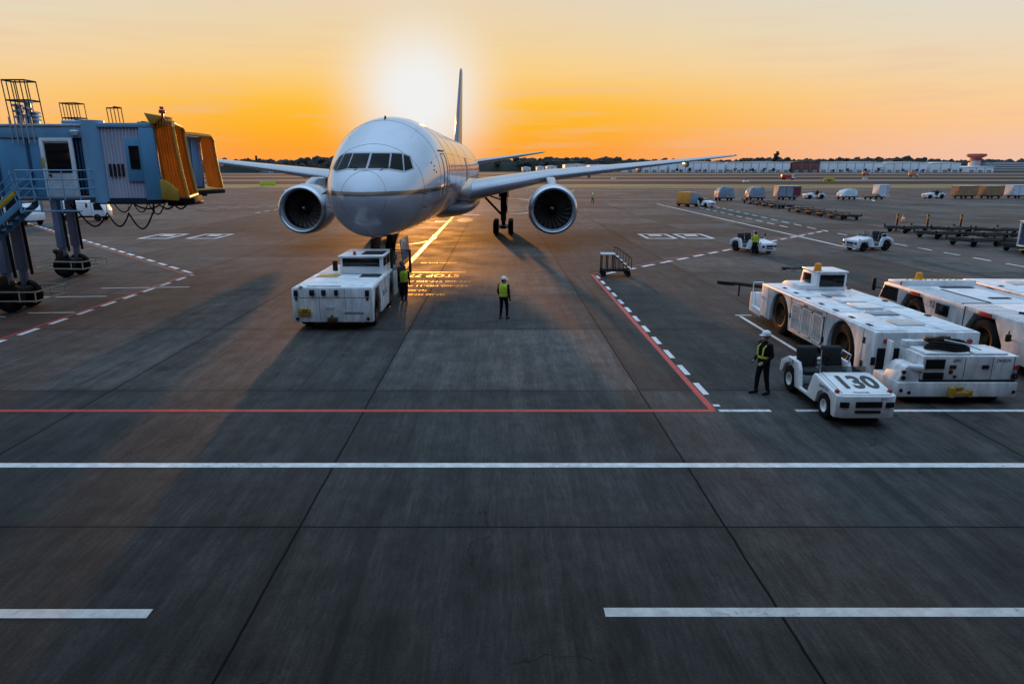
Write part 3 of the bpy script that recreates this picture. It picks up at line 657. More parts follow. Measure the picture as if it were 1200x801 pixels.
# aerofoil surfaces
def foil(th, cam_=.02, n=16):
    def yt(t): return 5 * th * (.2969 * math.sqrt(t) - .126 * t - .3516 * t * t + .2843 * t ** 3 - .1036 * t ** 4)
    ts = [.5 * (1 - math.cos(math.pi * k / n)) for k in range(n + 1)]
    up = [(t, cam_ * 4 * t * (1 - t) + yt(t)) for t in ts]; lo = [(t, cam_ * 4 * t * (1 - t) - yt(t)) for t in ts[1:-1]]
    return up + lo[::-1]
def surface(stations, cam_=.02):
    """stations: (x, y_le, z_le, chord, thickness, twist deg)"""
    rings = []
    for x, y, z, c, th, tw in stations:
        ct, sn = math.cos(R(tw)), math.sin(R(tw))
        rings.append([(x, y - 1.8 + c * (t * ct + q * sn), z + c * (q * ct - t * sn)) for t, q in foil(th, cam_)])
    return MB().loft(rings)
wst = [(1.5, 24.9, 4.1, 15.2, .13, 2.5), (3.1, 26.4, 4.35, 14.0, .13, 2.2), (6.5, 29, 4.95, 11.2, .125, 1.6), (9.8, 31.4, 5.50, 8.9, .12, 1.2), (15, 35.1, 6.02, 6.9, .11, .6), (20, 38.6, 6.50, 5.2, .105, 0), (26, 42.8, 7.08, 3.4, .10, -.6), (29.6, 45.3, 7.42, 2.2, .10, -1), (30.4, 46.3, 7.50, 1.2, .09, -1)]
for s_ in (1, -1):
    wg = surface([(s_ * x, *r) for x, *r in wst], .012).build('wing', M['wing'], AC, .8)
    # root fillet
    fl = MB(); fl.loft([[(s_ * (2.6 + .9 * q * math.cos(a)), y, 4.55 + 1.0 * q * math.sin(a)) for a in [2 * math.pi * k / 20 for k in range(20)]] for y, q in ((20, .05), (21.2, .45), (23.7, .85), (27, 1.0), (34, .9), (39, .3))]); fl.build('root_fillet', M['wing'], AC, 1.0)
    le = []
    for (x, y, z, c, th, tw), e in zip(wst[2:-1], range(99)):
        le.append([(s_ * x, y + c * .105 * (1 - math.cos(a)) - .012 * c * .3, z + c * th * .62 * math.sin(a) + .012 * c * 4 * .02) for a in [math.pi * (-.42 + .84 * k / 10) for k in range(11)]])
    for x in (5.5, 14.2, 19.6, 25.0):
        y, z, c = [interp([(a[0], a[i]) for a in wst], x) for i in (1, 2, 3)]
        f = MB(); L_ = min(4.2, c * .75); y1 = y + c * .72 - 1.8
        f.loft([[(s_ * x + .24 * q * math.cos(a), y1 + t * L_, z - .10 - .36 * (1 - t * .6) + .36 * q * math.sin(a)) for a in [2 * math.pi * k / 14 for k in range(14)]] for t, q in ((0, .05), (.08, .5), (.25, .9), (.5, 1), (.75, .75), (.95, .3), (1, .04))])
        f.build('flap_fairing', M['wing'], AC, 1.0)
    MB().ball((s_ * 30.1, 44.2, 7.5), (.12, .3, .07), 2).build('navigation_light', M['glass'], AC)
    # tailplane and fin
    surface([(s_ * 1.0, 54.0, 6.75, 7.2, .10, 0), (s_ * 1.6, 54.5, 6.85, 6.8, .10, 0), (s_ * 10.2, 60.8, 8.15, 2.5, .09, 0), (s_ * 10.75, 61.6, 8.24, 1.5, .08, 0)], 0).build('tailplane', M['wing'], AC, .8)
fin = MB(); fr = []
for z, y, c, th in ((7.8, 49, 11.0, .085), (8.6, 50.3, 9.8, .085), (9.3, 51.6, 8.9, .085), (17.9, 59.6, 3.6, .09), (18.35, 60.3, 2.8, .07)):
    fr.append([(q * c, y + t * c, z) for t, q in foil(th, 0)])
fin.loft(fr); fin.build('tail_fin', M['finm'], AC, .8)
for y, x in ((6.5, -.02), (13.5, 0)):
    MB().prism([(y, AT(y) - .05), (y + .5, AT(y + .5) - .05), (y + .42, AT(y) + .2), (y + .22, AT(y) + .2)], 'x', x - .03, x + .03, .01).build('antenna', M['dark'], AC)
MB().ball((0, 20, 8.92), (.14, .14, .16), 2).build('beacon', M['red'], AC)
# engines
def engine(s_):
    ex, ez, y0 = s_ * 9.8, 3.03, 22.8
    e = MB(); o3 = (0, 0, 0)
    prof = [(1.52, 1.15), (1.50, .8), (1.50, .45), (1.54, .2), (1.60, .06), (1.68, 0), (1.76, .04), (1.83, .2), (1.89, .5), (1.94, 1.1), (1.96, 1.9), (1.93, 3.0), (1.80, 4.2), (1.60, 5.2), (1.52, 5.6), (1.44, 5.55), (1.35, 4.8)]
    en = e.lathe(prof, o3, 'y', 56).build('engine', M['nacelle'], AC, .9, loc=(ex, y0, ez))
    MB().lathe([(1.505, .6), (1.51, .42), (1.55, .19), (1.605, .05), (1.68, -.012), (1.765, .03), (1.84, .19), (1.892, .42)], o3, 'y', 56).build('inlet_lip', M['lip'], en, .9)
    MB().lathe([(1.50, .62), (1.49, 1.2), (1.46, 2.2), (.3, 2.25)], o3, 'y', 48).build('inlet_duct', M['dark'], en, .9)
    fb_ = MB()
    for k in range(22):
        a0 = 2 * math.pi * k / 22; rows = []
        for i in range(6):
            r_ = lerp(.42, 1.485, i / 5); tw = lerp(.45, 1.0, i / 5); ch = lerp(.20, .27, math.sin(math.pi * i / 5)); row = []
            for q in (-1, 0, 1):
                an = a0 + .10 * i / 5 + q * ch * math.sin(tw) / r_; row.append((r_ * math.cos(an), 1.55 + q * ch * math.cos(tw) - .1 * i / 5, r_ * math.sin(an)))
            rows.append(row)
        fb_.grid(rows)
    fan = fb_.build('fan', M['fanblade'], en, 1.0, fix=False)
    MB().lathe([(.001, .75), (.08, .80), (.2, .97), (.34, 1.25), (.43, 1.55), (.43, 1.8)], o3, 'y', 24).build('spinner', M['dark'], en, 1.0)
    sp = MB(); sp.sweep([((.06 + .05 * k) * math.cos(1.2 + k * .42), .775 + .05 * k * .95, (.06 + .05 * k) * math.sin(1.2 + k * .42)) for k in range(4)], [.05, .045, .035, .01], 6); sp.build('swirl_mark', M['conewhite'], en)
    MB().lathe([(1.25, 4.9), (1.05, 5.8), (.8, 6.9), (.72, 7.2), (.66, 7.15), (.45, 7.2), (.3, 7.8), (.03, 8.6)], o3, 'y', 32).build('core_nozzle', M['steel'], en, .9)
    py = MB(); pr = []
    for y, zb, zt, w_ in ((1.9, 1.75, 1.95, .12), (2.6, 1.7, 2.15, .30), (4.2, 1.5, 2.42, .34), (6.2, 1.2, 2.40, .32), (8.6, 1.55, 2.2, .26), (11.5, 1.75, 1.95, .08)):
        pr.append([(-w_, y, zb), (w_, y, zb), (w_, y, zt - .1), (w_ * .6, y, zt), (-w_ * .6, y, zt), (-w_, y, zt - .1)])
    py.loft(pr); py.build('pylon', M['wing'], en, .7)
    st_ = MB(); a = R(40) if s_ > 0 else R(140); 
    for a in (R(40), R(140)):
        c, d = math.cos(a), math.sin(a); st_.add([(1.92 * c, 1.0, 1.92 * d), (1.92 * c, 2.6, 1.92 * d), (2.4 * c, 2.6, 2.4 * d), (2.35 * c, 2.0, 2.35 * d)], [(0, 1, 2, 3)])
    q = MB(); 
    for a in (R(40), R(140)):
        c, d = math.cos(a), math.sin(a); q.loft([[(r_ * c - d * t, y, r_ * d + c * t) for y, t in ((1.0 + (r_ - 1.88) * 1.7, 0), (1.8, .03), (2.7, 0), (1.8, -.03))] for r_ in (1.88, 2.3)])
    q.build('strake', M['nacelle'], en, .5)
engine(1); engine(-1)
# landing gear
def main_gear(s_):
    gx, gy = s_ * 5.75, 36.9
    g_ = MB(); g_.cyl((0, 0, 1.2), (0, 0, 4.9), .27, .32, 16); g_.cyl((0, 0, .7), (0, 0, 1.4), .2, .2, 14); g_.box(-.24, .24, -1.7, 1.7, .52, .80, .06)
    g_.cyl((0, -.1, 1.6), (-s_ * 2.5, -.6, 4.2), .11, n=10); g_.cyl((-s_ * .2, 0, 3.2), (-s_ * 1.7, -.4, 3.7), .07, n=8); g_.cyl((0, .1, 1.9), (0, 2.6, 4.6), .12, n=10)
    g_.cyl((0, -.35, .9), (0, -.32, 2.1), .08, n=8); g_.sweep([(.2, -.3, 3.6), (.3, -.34, 2.4), (.22, -.36, 1.3), (.1, -.5, .9)], .03, 6)
    lg = g_.build('main_gear', M['dark'], AC, loc=(gx, gy, 0))
    for k in (-1, 0, 1):
        MB().cyl((-.7, k * 1.46, .66), (.7, k * 1.46, .66), .09, n=10).build('axle', M['steel'], lg)
        for q in (-1, 1): wheel(lg, q * .72, k * 1.46, .66, .66, .5, M['dark'], q)
    MB().box(.36 * s_ - .04, .36 * s_ + .04, -.6, .6, 2.0, 4.6, .03).build('gear_door', M['nacelle'], lg)
    MB().box(-.5, .5, 1.2, 1.28, 3.4, 4.5, .03).build('gear_door', M['nacelle'], lg)
main_gear(1); main_gear(-1)
g_ = MB(); g_.cyl((0, 0, .9), (0, 0, 2.8), .17, .2, 14); g_.cyl((0, 0, .5), (0, 0, 1.0), .12, .12, 12); g_.cyl((0, .1, 1.3), (0, 1.9, 2.7), .08, n=8); g_.box(-.34, .34, -.22, -.1, 1.45, 1.75, .03)
for q in (-1, 1): g_.cyl((q * .22, -.2, 1.1), (q * .2, -.1, 2.4), .05, n=8)
ng = g_.build('nose_gear', M['dark'], AC, loc=(.25, 5.4, 0))
MB().cyl((-.42, 0, .53), (.42, 0, .53), .09, n=10).build('axle', M['steel'], ng)
for q in (-1, 1): wheel(ng, q * .36, 0, .53, .53, .34, M['dark'], q)
for q in (-1, 1):
    MB().cyl((q * .17, -.28, 1.6), (q * .17, -.2, 1.6), .10, n=14).build('taxi_light', M['glass'], ng)
    MB().box(q * .78 - .035, q * .78 + .035, -1.3, 1.1, 1.55, 2.62, .03, rot=(0, R(-q * 6), 0)).build('gear_door', M['nacelle'] if q > 0 else M['dark'], AC, loc=(.25, 5.4, 0))
# ------------------------------------------------------------------ jet bridges; local origin under the wheel bogie, x towards the aircraft
M['corrstripe'] = M['corr']
def corrugated(mb, x0, x1, y, z0, z1, pitch=.16, dep=.035):
    n = int((x1 - x0) / pitch); xs = []
    for k in range(n):
        a = x0 + (x1 - x0) * k / n; s_ = (x1 - x0) / n; xs += [(a, 0), (a + s_ * .35, 0), (a + s_ * .5, dep), (a + s_ * .85, dep)]
    xs.append((x1, 0)); mb.grid([[(x, y - d, z0) for x, d in xs], [(x, y - d, z1) for x, d in xs]])
def jet_bridge(loc, rz, label, SK=.33):
    o = thing('jet_bridge', label, 'jet bridge', loc, rz, 'passenger boarding bridges at the left')
    zb, zt, yn, yf = 5.0, 7.84, -1.65, 1.65
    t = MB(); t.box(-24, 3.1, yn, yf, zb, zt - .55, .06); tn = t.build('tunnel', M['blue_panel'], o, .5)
    f = MB()
    for k in range(-15, 3): f.box(k * 1.3 - .05, k * 1.3 + .05, yn - .06, yn - .002, zb + .03, zt - .56)
    f.build('wall_rib', M['blue_dark'], tn, 0)
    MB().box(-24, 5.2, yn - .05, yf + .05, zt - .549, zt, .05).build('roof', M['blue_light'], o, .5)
    MB().box(-24, 5.1, yn - .09, yn - .052, zt - .1, zt - .02, .01).build('gutter', M['lightsteel'], o, .5)
    # service door with white frame beside the landing
    d = MB(); d.box(3.12, 3.27, yn - .1, yn - .003, zb, 7.3, .02); d.box(4.3, 4.45, yn - .1, yn - .003, zb, 7.3, .02); d.box(3.27, 4.3, yn - .1, yn - .003, 7.15, 7.3, .02)
    df = d.build('door_frame', M['white'], o); sd = MB(); sd.box(3.27, 4.3, yn - .05, yn - .003, zb, 7.15, .01); sd = sd.build('service_door', M['lightwrap'], o)
    MB().box(3.3, 4.27, yn - .07, yn - .052, 5.95, 7.1, .02).build('window', M['glass'], sd); MB().box(3.34, 3.42, yn - .12, yn - .05, 5.8, 5.9, .01).build('handle', M['dark'], sd)
    MB().box(3.14, 3.24, yn - .13, yn - .102, 6.15, 6.55, .01).build('warning_sign', M['yellow'], df)
    # rotunda joint, pillar, corrugated cab, end pillar
    j = MB(); j.box(3.1, 5.0, yn + .25, yf - .2, zb + .03, zt - .56)
    for k in range(4): j.box(4.5 + k * .14, 4.56 + k * .14, yn + .05, yn + .25, zb + .1, zt - .6)
    j.build('folding_joint', M['blue_dark'], o, .5)
    MB().lathe([(.001, 4.76), (.45, 4.76), (.45, 7.98), (.001, 7.98)], (5.12, yn + .3, 0), 'z', 24).build('cab_pillar', M['blue_light'], o)
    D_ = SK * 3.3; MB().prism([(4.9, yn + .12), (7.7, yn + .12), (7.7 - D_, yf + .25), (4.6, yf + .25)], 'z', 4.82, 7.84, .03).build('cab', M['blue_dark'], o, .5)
    c = MB(); corrugated(c, 5.5, 7.15, yn + .115, 4.95, 7.69, .13, .04); c.build('corrugated_panel', M['corr'], o, 0, fix=False)
    MB().prism([(5.4, yn), (7.75, yn), (7.75 - D_, yf + .3), (5.0, yf + .3)], 'z', 7.70, 7.88, .03).build('cab_roof', M['blue_light'], o, .5)
    MB().prism([(4.9, yn + .02), (7.7, yn + .02), (7.7 - D_, yf + .25), (4.6, yf + .25)], 'z', 4.70, 4.815, .03).build('cab_floor', M['dark'], o, .5)
    cd = MB(); cd.box(6.45, 7.12, yn + .02, yn + .07, 5.6, 7.3, .02); cd = cd.build('access_panel', M['blue_panel'], o)
    MB().box(6.62, 7.02, yn - .01, yn + .018, 6.1, 7.0, .1, seg=5).build('window', M['glass'], cd)
    lv = MB()
    for k in range(4): lv.box(5.72 + k * .17, 5.80 + k * .17, yn + .02, yn + .075, 5.8, 6.3)
    lv.build('vent_slot', M['dark'], o, 0)
    MB().prism([(7.1, 4.86), (7.78, 4.88), (7.70, 7.69), (7.1, 7.69)], 'y', yn - .02, yn + .14, .03).build('end_panel', M['blue_panel'], o)
    # bellows canopy with an open mouth towards +x; the mouth leans and curves forward towards its foot
    bel = MB(); nfold = 7; rings = []
    def lean(t): return .02 + .30 * t ** 1.5           # t = 0 at the top, 1 at the foot
    for k in range(nfold * 2 + 1):
        q = k / (nfold * 2); amp = .10 if k % 2 else 0; x = 7.7 + .78 * q
        zt_ = 8.0 - .1 * q + amp; zb_ = 5.1 - .12 * q; y0, y1 = yn + .1 - amp - .1 * q, yf + .2 + amp
        side = [(x + lean(t) * q + .16 * t * (1 - q), lerp(zt_ - .2, zb_, t)) for t in (1, .85, .7, .55, .4, .25, .12, 0)]
        rings.append([(a_, y0, z_) for a_, z_ in side] + [(x, y0 + .25, zt_), (x, y1 - .25, zt_)] + [(a_, y1, z_) for a_, z_ in side[::-1]])
    rings = [[(a_ - SK * (b_ - yn) * 1, b_, c_) for a_, b_, c_ in r_] for k_, r_ in enumerate(rings)]
    bel.loft(rings, False, False); bel.build('canopy', M['bellows'], o, .3, fix=False)
    e = rings[-1]; tr = MB(); tr.sweep(e, .075, 8); tr.sweep([e[0], e[-1]], .07, 8); tr.build('canopy_rim', M['bellowstrim'], o)
    MB().prism([(7.45, 8.25), (8.0, 8.15), (7.85, 7.85), (7.65, 7.8)], 'y', yn - .1, yn + 1.2, .02).build('canopy_hood', M['olive'], o)
    MB().prism([(7.8, 4.9), (8.45, 4.85), (8.5, 5.25), (8.1, 5.62), (7.82, 5.7)], 'y', yn - .2, yn - .02, .03).build('side_box', M['olive'], o)
    pa = MB()
    for k in range(3):
        q0, q1 = .3 + k * 1.0, 1.2 + k * 1.0; pa.prism([(7.72 - SK * q0, yn + q0), (7.78 - SK * q0, yn + q0), (7.78 - SK * q1, yn + q1), (7.72 - SK * q1, yn + q1)], 'z', 5.1, 7.75, .01)
    pa.build('rolling_door', M['blue_panel'], o)
    MB().prism([(7.7, yn + .1), (8.85, yn + .1), (8.85 - D_, yf + .1), (7.7 - D_, yf + .1)], 'z', 4.78, 4.95, .03).build('floor_plate', M['dark'], o); MB().prism([(8.86, yn + .1), (9.0, yn + .1), (9.0 - D_, yf + .1), (8.86 - D_, yf + .1)], 'z', 4.74, 4.96, .04).build('bumper', M['black'], o)
    MB().box(7.6, 8.3, -1, 1, 4.6, 4.77, .05).build('levelling_box', M['dark'], o)
    b = MB(); b.cyl((8.0, yn + .3, 7.95), (8.0, yn + .3, 8.27), .05); b.box(7.9, 8.1, yn + .2, yn + .4, 8.25, 8.39, .03); b.box(7.93, 8.07, yn + .23, yn + .37, 8.41, 8.51, .03); b.build('warning_beacon', M['red'], o)
    # festoon cables
    cb = MB()
    def fest(xs, y, z, sag, r_=.035):
        p = []
        for a, b_ in zip(xs, xs[1:]): p += [(lerp(a, b_, k / 8), y, z - sag * math.sin(math.pi * k / 8)) for k in range(8)]
        cb.sweep(p + [(xs[-1], y, z)], r_, 6)
    fest([4.2, 5.35, 6.25], yn + .1, 4.35, .55); fest([6.25, 7.2], yn + .1, 4.3, .6); cb.sweep([(3.9, yn + .1, 4.7), (4.05, yn + .1, 4.45), (4.2, yn + .1, 4.35)], .035, 6); cb.sweep([(7.2, yn + .1, 4.3), (7.28, yn + .1, 4.4), (7.3, yn + .1, 4.75)], .04, 6); fest([6.6, 7.6, 8.2, 8.7], yn, 4.68, .16)
    for x in (5.35, 6.25): cb.cyl((x, yn + .1, 4.3), (x, yn + .1, 4.7), .012, n=5)
    cb.build('festoon_cable', M['black'], o)
    # roof equipment: caged ladder, vents, rail
    cg = MB()
    for k in range(6):
        x = 1.95 + k * .18; cg.sweep([(x * 1.0, yn + .2, zt), (x - .1, yn + .2, 9.5)], .022, 5)
    for z, x in ((9.5, 1.85), (8.75, 1.9)): cg.sweep([(x, yn + .2, z), (x + .9, yn + .2, z), (x + .9, yn + .9, z), (x, yn + .9, z)], .03, 6, closed=True)
    for k in (0, 3, 5): cg.sweep([(1.95 + k * .18, yn + .9, zt), (1.85 + k * .18, yn + .9, 9.5)], .022, 5)
    pp = MB()
    for k in range(5): pp.cyl((2.1 + k * .22, yn - .1, zt - .75), (2.1 + k * .22, yn - .1, zt + .25), .028, n=6)
    pp.build('conduit', M['lightsteel'], o)
    cg.build('ladder_cage', M['dark'], o)
    ve = MB()
    for k, (x, h) in enumerate(((2.1, .8), (2.5, .95), (2.75, .5))):
        ve.cyl((x, yn + .55, zt), (x, yn + .55, zt + h), .12, n=10)
        for q in range(3): ve.box(x - .14, x + .14, yn + .35, yn + .75, zt + h * .3 + q * h * .28, zt + h * .42 + q * h * .28, .04)
    ve.build('floodlight', M['lightsteel'], o)
    rl = MB()
    for k in range(5): rl.cyl((4.3 + k * .16, yf - .2, zt), (4.25 + k * .16, yf - .2, zt + .85), .02, n=6)
    rl.sweep([(4.25, yf - .2, zt + .85), (4.9, yf - .2, zt + .85), (4.9, yf - .8, zt + .85)], .03, 6); rl.build('roof_rail', M['dark'], o)
    MB().box(4.0, 4.9, yn + .1, yf - .4, zt + .001, zt + .14, .05).build('roof_hatch', M['blue_light'], o); MB().lathe([(.001, 0), (.1, .02), (.16, .16), (.14, .2)], (4.62, yn - .12, zt - .45), 'z', 14).build('lamp', M['white'], o)
    # drive column and bogie
    for y in (-.55, .55):
        k_ = MB(); k_.box(-.2, .2, y - .2, y + .2, 1.7, zb, .04); k_.box(-.14, .14, y - .14, y + .14, .9, 2.2, .03); k_.build('drive_column', M['col_grey'], o)
    rd = MB(); rd.cyl((.38, -.55, 1.5), (.28, -.55, zb), .07, n=8); rd.cyl((.38, .55, 1.5), (.28, .55, zb), .07, n=8); rd.build('screw_jack', M['black'], o)
    MB().box(-.42, .42, -.95, .95, .72, 1.02, .08).build('bogie_frame', M['dark'], o)
    for y in (-.62, .62): wheel(o, .0, y, .62, .62, .42, M['dark'], 1 if y > 0 else -1, axis='y')
    g_ = MB()
    for z in (.55, .95): g_.sweep([(-1.45, -1.05, z), (1.45, -1.05, z), (1.45, 1.05, z), (-1.45, 1.05, z)], .035, 6, closed=True)
    for x in (-1.45, -.75, .75, 1.45): g_.cyl((x, -1.05, .5), (x, -1.05, 1.0), .03, n=6); g_.cyl((x, 1.05, .5), (x, 1.05, 1.0), .03, n=6)
    g_.build('bogie_guard', mat('guard_rail', (.45, .40, .26), .5), o)
    mo = MB(); mo.ball((-.35, -.7, 1.5), .16, 2); mo.ball((.36, -.75, 1.3), .13, 2); mo.box(-.4, .1, -.75, -.4, 1.1, 1.6, .05); mo.build('drive_motor', M['brown_rim'], o)
    for x in (-24, -14): MB().box(x - .3, x + .3, -.3, .3, 0, zb, .03).build('support_column', M['blue_light'], o)
    return o
def bridge_stairs(o, yn=-1.65):
    ld = MB(); ld.box(2.6, 5.1, yn - 1.15, yn - .04, 4.9, 5.0, .01); ld.build('landing', M['blue_dark'], o)
    p0, p1 = Vector((2.7, 0, 4.93)), Vector((-3.3, 0, .2))
    for y, nm, mm in ((yn - 1.15, 'stringer', 'blue_panel'), (yn - .1, 'stringer', 'blue_panel')):
        MB().prism([(p0.x, p0.z), (p0.x, p0.z - .30), (p1.x, p1.z - .2), (p1.x, p1.z + .12)], 'y', y - .03, y + .03, .01).build(nm, M[mm], o)
    MB().prism([(p0.x - .1, p0.z + .36), (p0.x - .1, p0.z + .16), (p1.x, p1.z + .3), (p1.x, p1.z + .5)], 'y', yn - 1.24, yn - 1.19, .01).build('kick_board', M['yellow'], o)
    tr = MB()
    for k in range(20): q = (k + .5) / 20; x, z = lerp(p0.x, p1.x, q), lerp(p0.z, p1.z, q); tr.box(x - .16, x + .16, yn - 1.12, yn - .13, z - .03, z)
    tr.build('tread', M['dark'], o, 0)
    h = MB()
    for y in (yn - 1.15, yn - .1):
        for dz in (.5, .8, 1.1): h.sweep([(p0.x, y, p0.z + dz), (p1.x, y, p1.z + dz)], .025, 6)
        for k in range(9): q = k / 8; x, z = lerp(p0.x, p1.x, q), lerp(p0.z, p1.z, q); h.cyl((x, y, z), (x - .25, y, z + 1.1), .025, n=6)
    for dz in (.4, .75, 1.1): h.sweep([(2.7, yn - 1.15, 4.95 + dz), (5.1, yn - 1.15, 4.95 + dz), (5.1, yn - .1, 4.95 + dz)], .025, 6)
    for k in range(5): h.cyl((2.7 + k * .6, yn - 1.15, 4.9), (2.7 + k * .6, yn - 1.15, 6.05), .025, n=6)
    for k in range(3): h.box(2.7 + k * .8, 2.76 + k * .8, yn - 1.2, yn - 1.13, 4.45, 4.9)
    h.sweep([(2.7, yn - 1.16, 4.5), (5.1, yn - 1.16, 4.5)], .03, 6); h.build('handrail', M['blue_light'], o)
jb = jet_bridge((-21.45, 29.75, 0), 0, 'blue jet bridge nearest the viewer, with stairs, white framed door and amber bellows canopy')
jb2 = jet_bridge((-25.1, 39.6, 0), -6, 'farther blue jet bridge, mostly hidden behind the nearer one, only its amber canopy showing', .0)
bridge_stairs(jb)
# white vehicles beyond the jet bridges
def service_truck(loc, rz, label, L_=5.0):
    o = thing('service_truck', label, 'truck', loc, rz)
    MB().box(-L_ / 2, L_ / 2 - 1.5, -1.05, 1.05, .62, 2.35, .06).build('body', M['white'], o); c = MB()
    c.prism([(L_ / 2 - 1.49, .55), (L_ / 2, .55), (L_ / 2, 1.25), (L_ / 2 - .35, 2.15), (L_ / 2 - 1.49, 2.2)], 'y', -1.0, 1.0, .05); c.build('cab', M['white'], o)
    w_ = MB(); w_.prism([(L_ / 2 - 1.2, 1.3), (L_ / 2 - .12, 1.3), (L_ / 2 - .42, 2.05), (L_ / 2 - 1.2, 2.08)], 'y', -1.02, 1.02, .0); w_.build('side_window', M['glass'], o, 0)
    MB().box(-L_ / 2 + .3, L_ / 2 - .2, -.9, .9, .4, .61, .03).build('chassis', M['dark'], o)
    for x in (-L_ / 2 + 1.0, L_ / 2 - .9):
        for y in (-.92, .92): wheel(o, x, y, .42, .42, .28, M['dark'], 1 if y > 0 else -1, axis='y')
    g_ = MB(); g_.box(-L_ / 2 + .5, -L_ / 2 + 1.6, -1.08, -1.052, .9, 1.4, .02); g_.box(.6, .85, -1.08, -1.052, 1.6, 2.1, .02); g_.build('vent_panel', M['dark'], o, .3)
    return o
service_truck((-50.3, 83.5, 0), 4, 'white box truck parked beyond the jet bridge festoon cables', 5.4)
service_truck((-53.8, 77, 0), -20, 'white service truck seen through the railing of the jet bridge stairs', 5.2)

# ------------------------------------------------------------------ shared vehicle bits
def arch_body(y0, y1, z0, z1, arches, rnd_=True):
    """side outline (y,z) with wheel arches cut from below; arches: (yc, half width, top)"""
    p = [(y0, z0)]
    for yc, hw, zt in arches:
        p.append((yc - hw, z0))
        if rnd_:
            for k in range(1, 14): a = math.pi - math.pi * k / 14; p.append((yc + hw * math.cos(a), z0 + (zt - z0) * math.sin(a) ** .8))
        else: p += [(yc - hw * .98, lerp(z0, zt, .35)), (yc - hw * .5, zt), (yc + hw * .5, zt), (yc + hw * .98, lerp(z0, zt, .35))]
        p.append((yc + hw, z0))
    return p + [(y1, z0), (y1, z1), (y0, z1)]
def beacon(parent, x, y, z, s_=1., m='orange'):
    b = MB(); b.cyl((x, y, z), (x, y, z + .05 * s_), .11 * s_); b.cyl((x, y, z + .05 * s_), (x, y, z + .2 * s_), .10 * s_, .085 * s_); b.ball((x, y, z + .2 * s_), (.085 * s_, .085 * s_, .03 * s_), 1); return b.build('beacon', M[m], parent)
def lamp(parent, x, y, z, r_, m='dark', name='lamp', ax='y'):
    d = .03
    q = {'y': ((x, y - d, z), (x, y + d, z)), 'x': ((x - d, y, z), (x + d, y, z))}[ax]
    return MB().cyl(q[0], q[1], r_, n=14).build(name, M[m], parent)

# ------------------------------------------------------------------ pushback tug under the nose (origin at middle of its rear, y forward to the aircraft)
tg = thing('pushback_tug', 'white pushback tug with raised rear cab facing the nose of the airliner', 'tug', (-6.4, 25.55, 0))
bp = [(-1.62, .32), (1.55, .32), (1.55, 1.68), (-1.62, 1.68)]
b = MB(); b.prism(arch_body(0, 6.6, .34, 1.68, ((1.15, .82, 1.52), (4.85, .86, 1.56)), False), 'x', -1.55, 1.55, .035); b.build('body', M['white_worn'], tg, .5)
MB().box(-1.1, 1.1, .15, 6.4, .3, 1.5).build('chassis', M['black'], tg, 0)
for y in (1.15, 4.85):
    for s_ in (-1, 1): wheel(tg, s_ * 1.25, y, .68, .68, .52, M['brown_rim'], s_)
dk = MB(); dk.box(-1.50, 1.50, .05, 2.3, 1.683, 1.70, .006); dk.box(-1.50, 1.50, 2.36, 3.4, 1.683, 1.70, .006); dk.build('deck_plate', M['deck'], tg)
gr = MB(); gr.box(-1.25, -.35, 2.55, 3.3, 1.703, 1.72, .005); gr.build('grille', M['olive'], tg); MB().box(.55, 1.40, 2.55, 3.3, 1.703, 1.72, .005).build('grille', M['dark'], tg)
MB().box(-1.0, .3, .2, .32, 1.702, 1.735, .005).build('access_handle', M['lightsteel'], tg)
cbp = [(3.55, 1.69), (6.3, 1.69), (6.3, 2.1), (6.05, 2.42), (3.55, 2.42)]
c = MB(); c.prism(cbp, 'x', -.45, 1.38, .03); c.build('cab', M['white'], tg, .5); MB().box(-.52, 1.45, 3.45, 6.1, 2.421, 2.48, .025).build('cab_roof', M['white'], tg)
MB().box(-.34, 1.26, 3.515, 3.548, 2.02, 2.36, .02).build('rear_window', M['glass'], tg); sw = MB(); sw.box(1.382, 1.41, 3.8, 4.65, 1.98, 2.36, .02); sw.box(1.382, 1.41, 4.8, 5.75, 1.98, 2.36, .02); sw.build('side_window', M['glass'], tg)
MB().box(-.482, -.452, 3.85, 5.8, 1.98, 2.36, .02).build('side_window', M['glass'], tg)
beacon(tg, .15, 3.8, 2.48, .7, 'red'); MB().box(.4, 1.35, 3.9, 5.2, 2.482, 2.5, .005).build('roof_panel', M['dark'], tg)
dr = MB(); dr.sweep([(1.5, 5.3, 1.55), (1.5, 5.3, 2.55), (2.35, 5.3, 2.5), (2.35, 5.3, 1.5)], .07, 8); dr.build('open_door', M['dark'], tg); MB().box(1.57, 2.28, 5.28, 5.32, 1.6, 2.46).build('door_glass', M['clearglass'], tg)
MB().box(-.80, -.58, 3.6, 3.7, 1.8, 2.25, .04).build('mirror', M['dark'], tg)
for s_ in (-1.38, 1.36): MB().box(s_ - .08, s_ + .08, -.05, -.003, 1.36, 1.60, .02).build('tail_lamp', M['dark'], tg); lamp(tg, s_, -.01, 1.26, .05); lamp(tg, s_, -.01, .48, .06)
for x, r_ in ((-.75, .09), (-.3, .08), (.18, .07)): MB().box(x - r_, x + r_, -.14, -.003, 1.40, 1.62, .03).build('work_lamp', M['dark'], tg)
cn = MB(); cn.box(-1.33, -.85, -.10, -.003, .62, .82, .03)
for k in range(3): cn.sweep([(-1.3 + k * .14, -.12, .84), (-1.2 + k * .14, -.2, .9), (-1.05 + k * .12, -.14, .84)], .03, 6)
cn.build('coupling', M['olive'], tg); MB().box(.45, 1.2, -.02, -.003, .68, .76, .004).build('reflector_strip', M['greywrap'], tg)
h = MB(); h.box(-.18, .18, -.28, -.003, .36, .56, .04); h.cyl((0, -.2, .3), (0, -.2, .66), .04, n=8); h.build('tow_hitch', M['brown_rim'], tg)
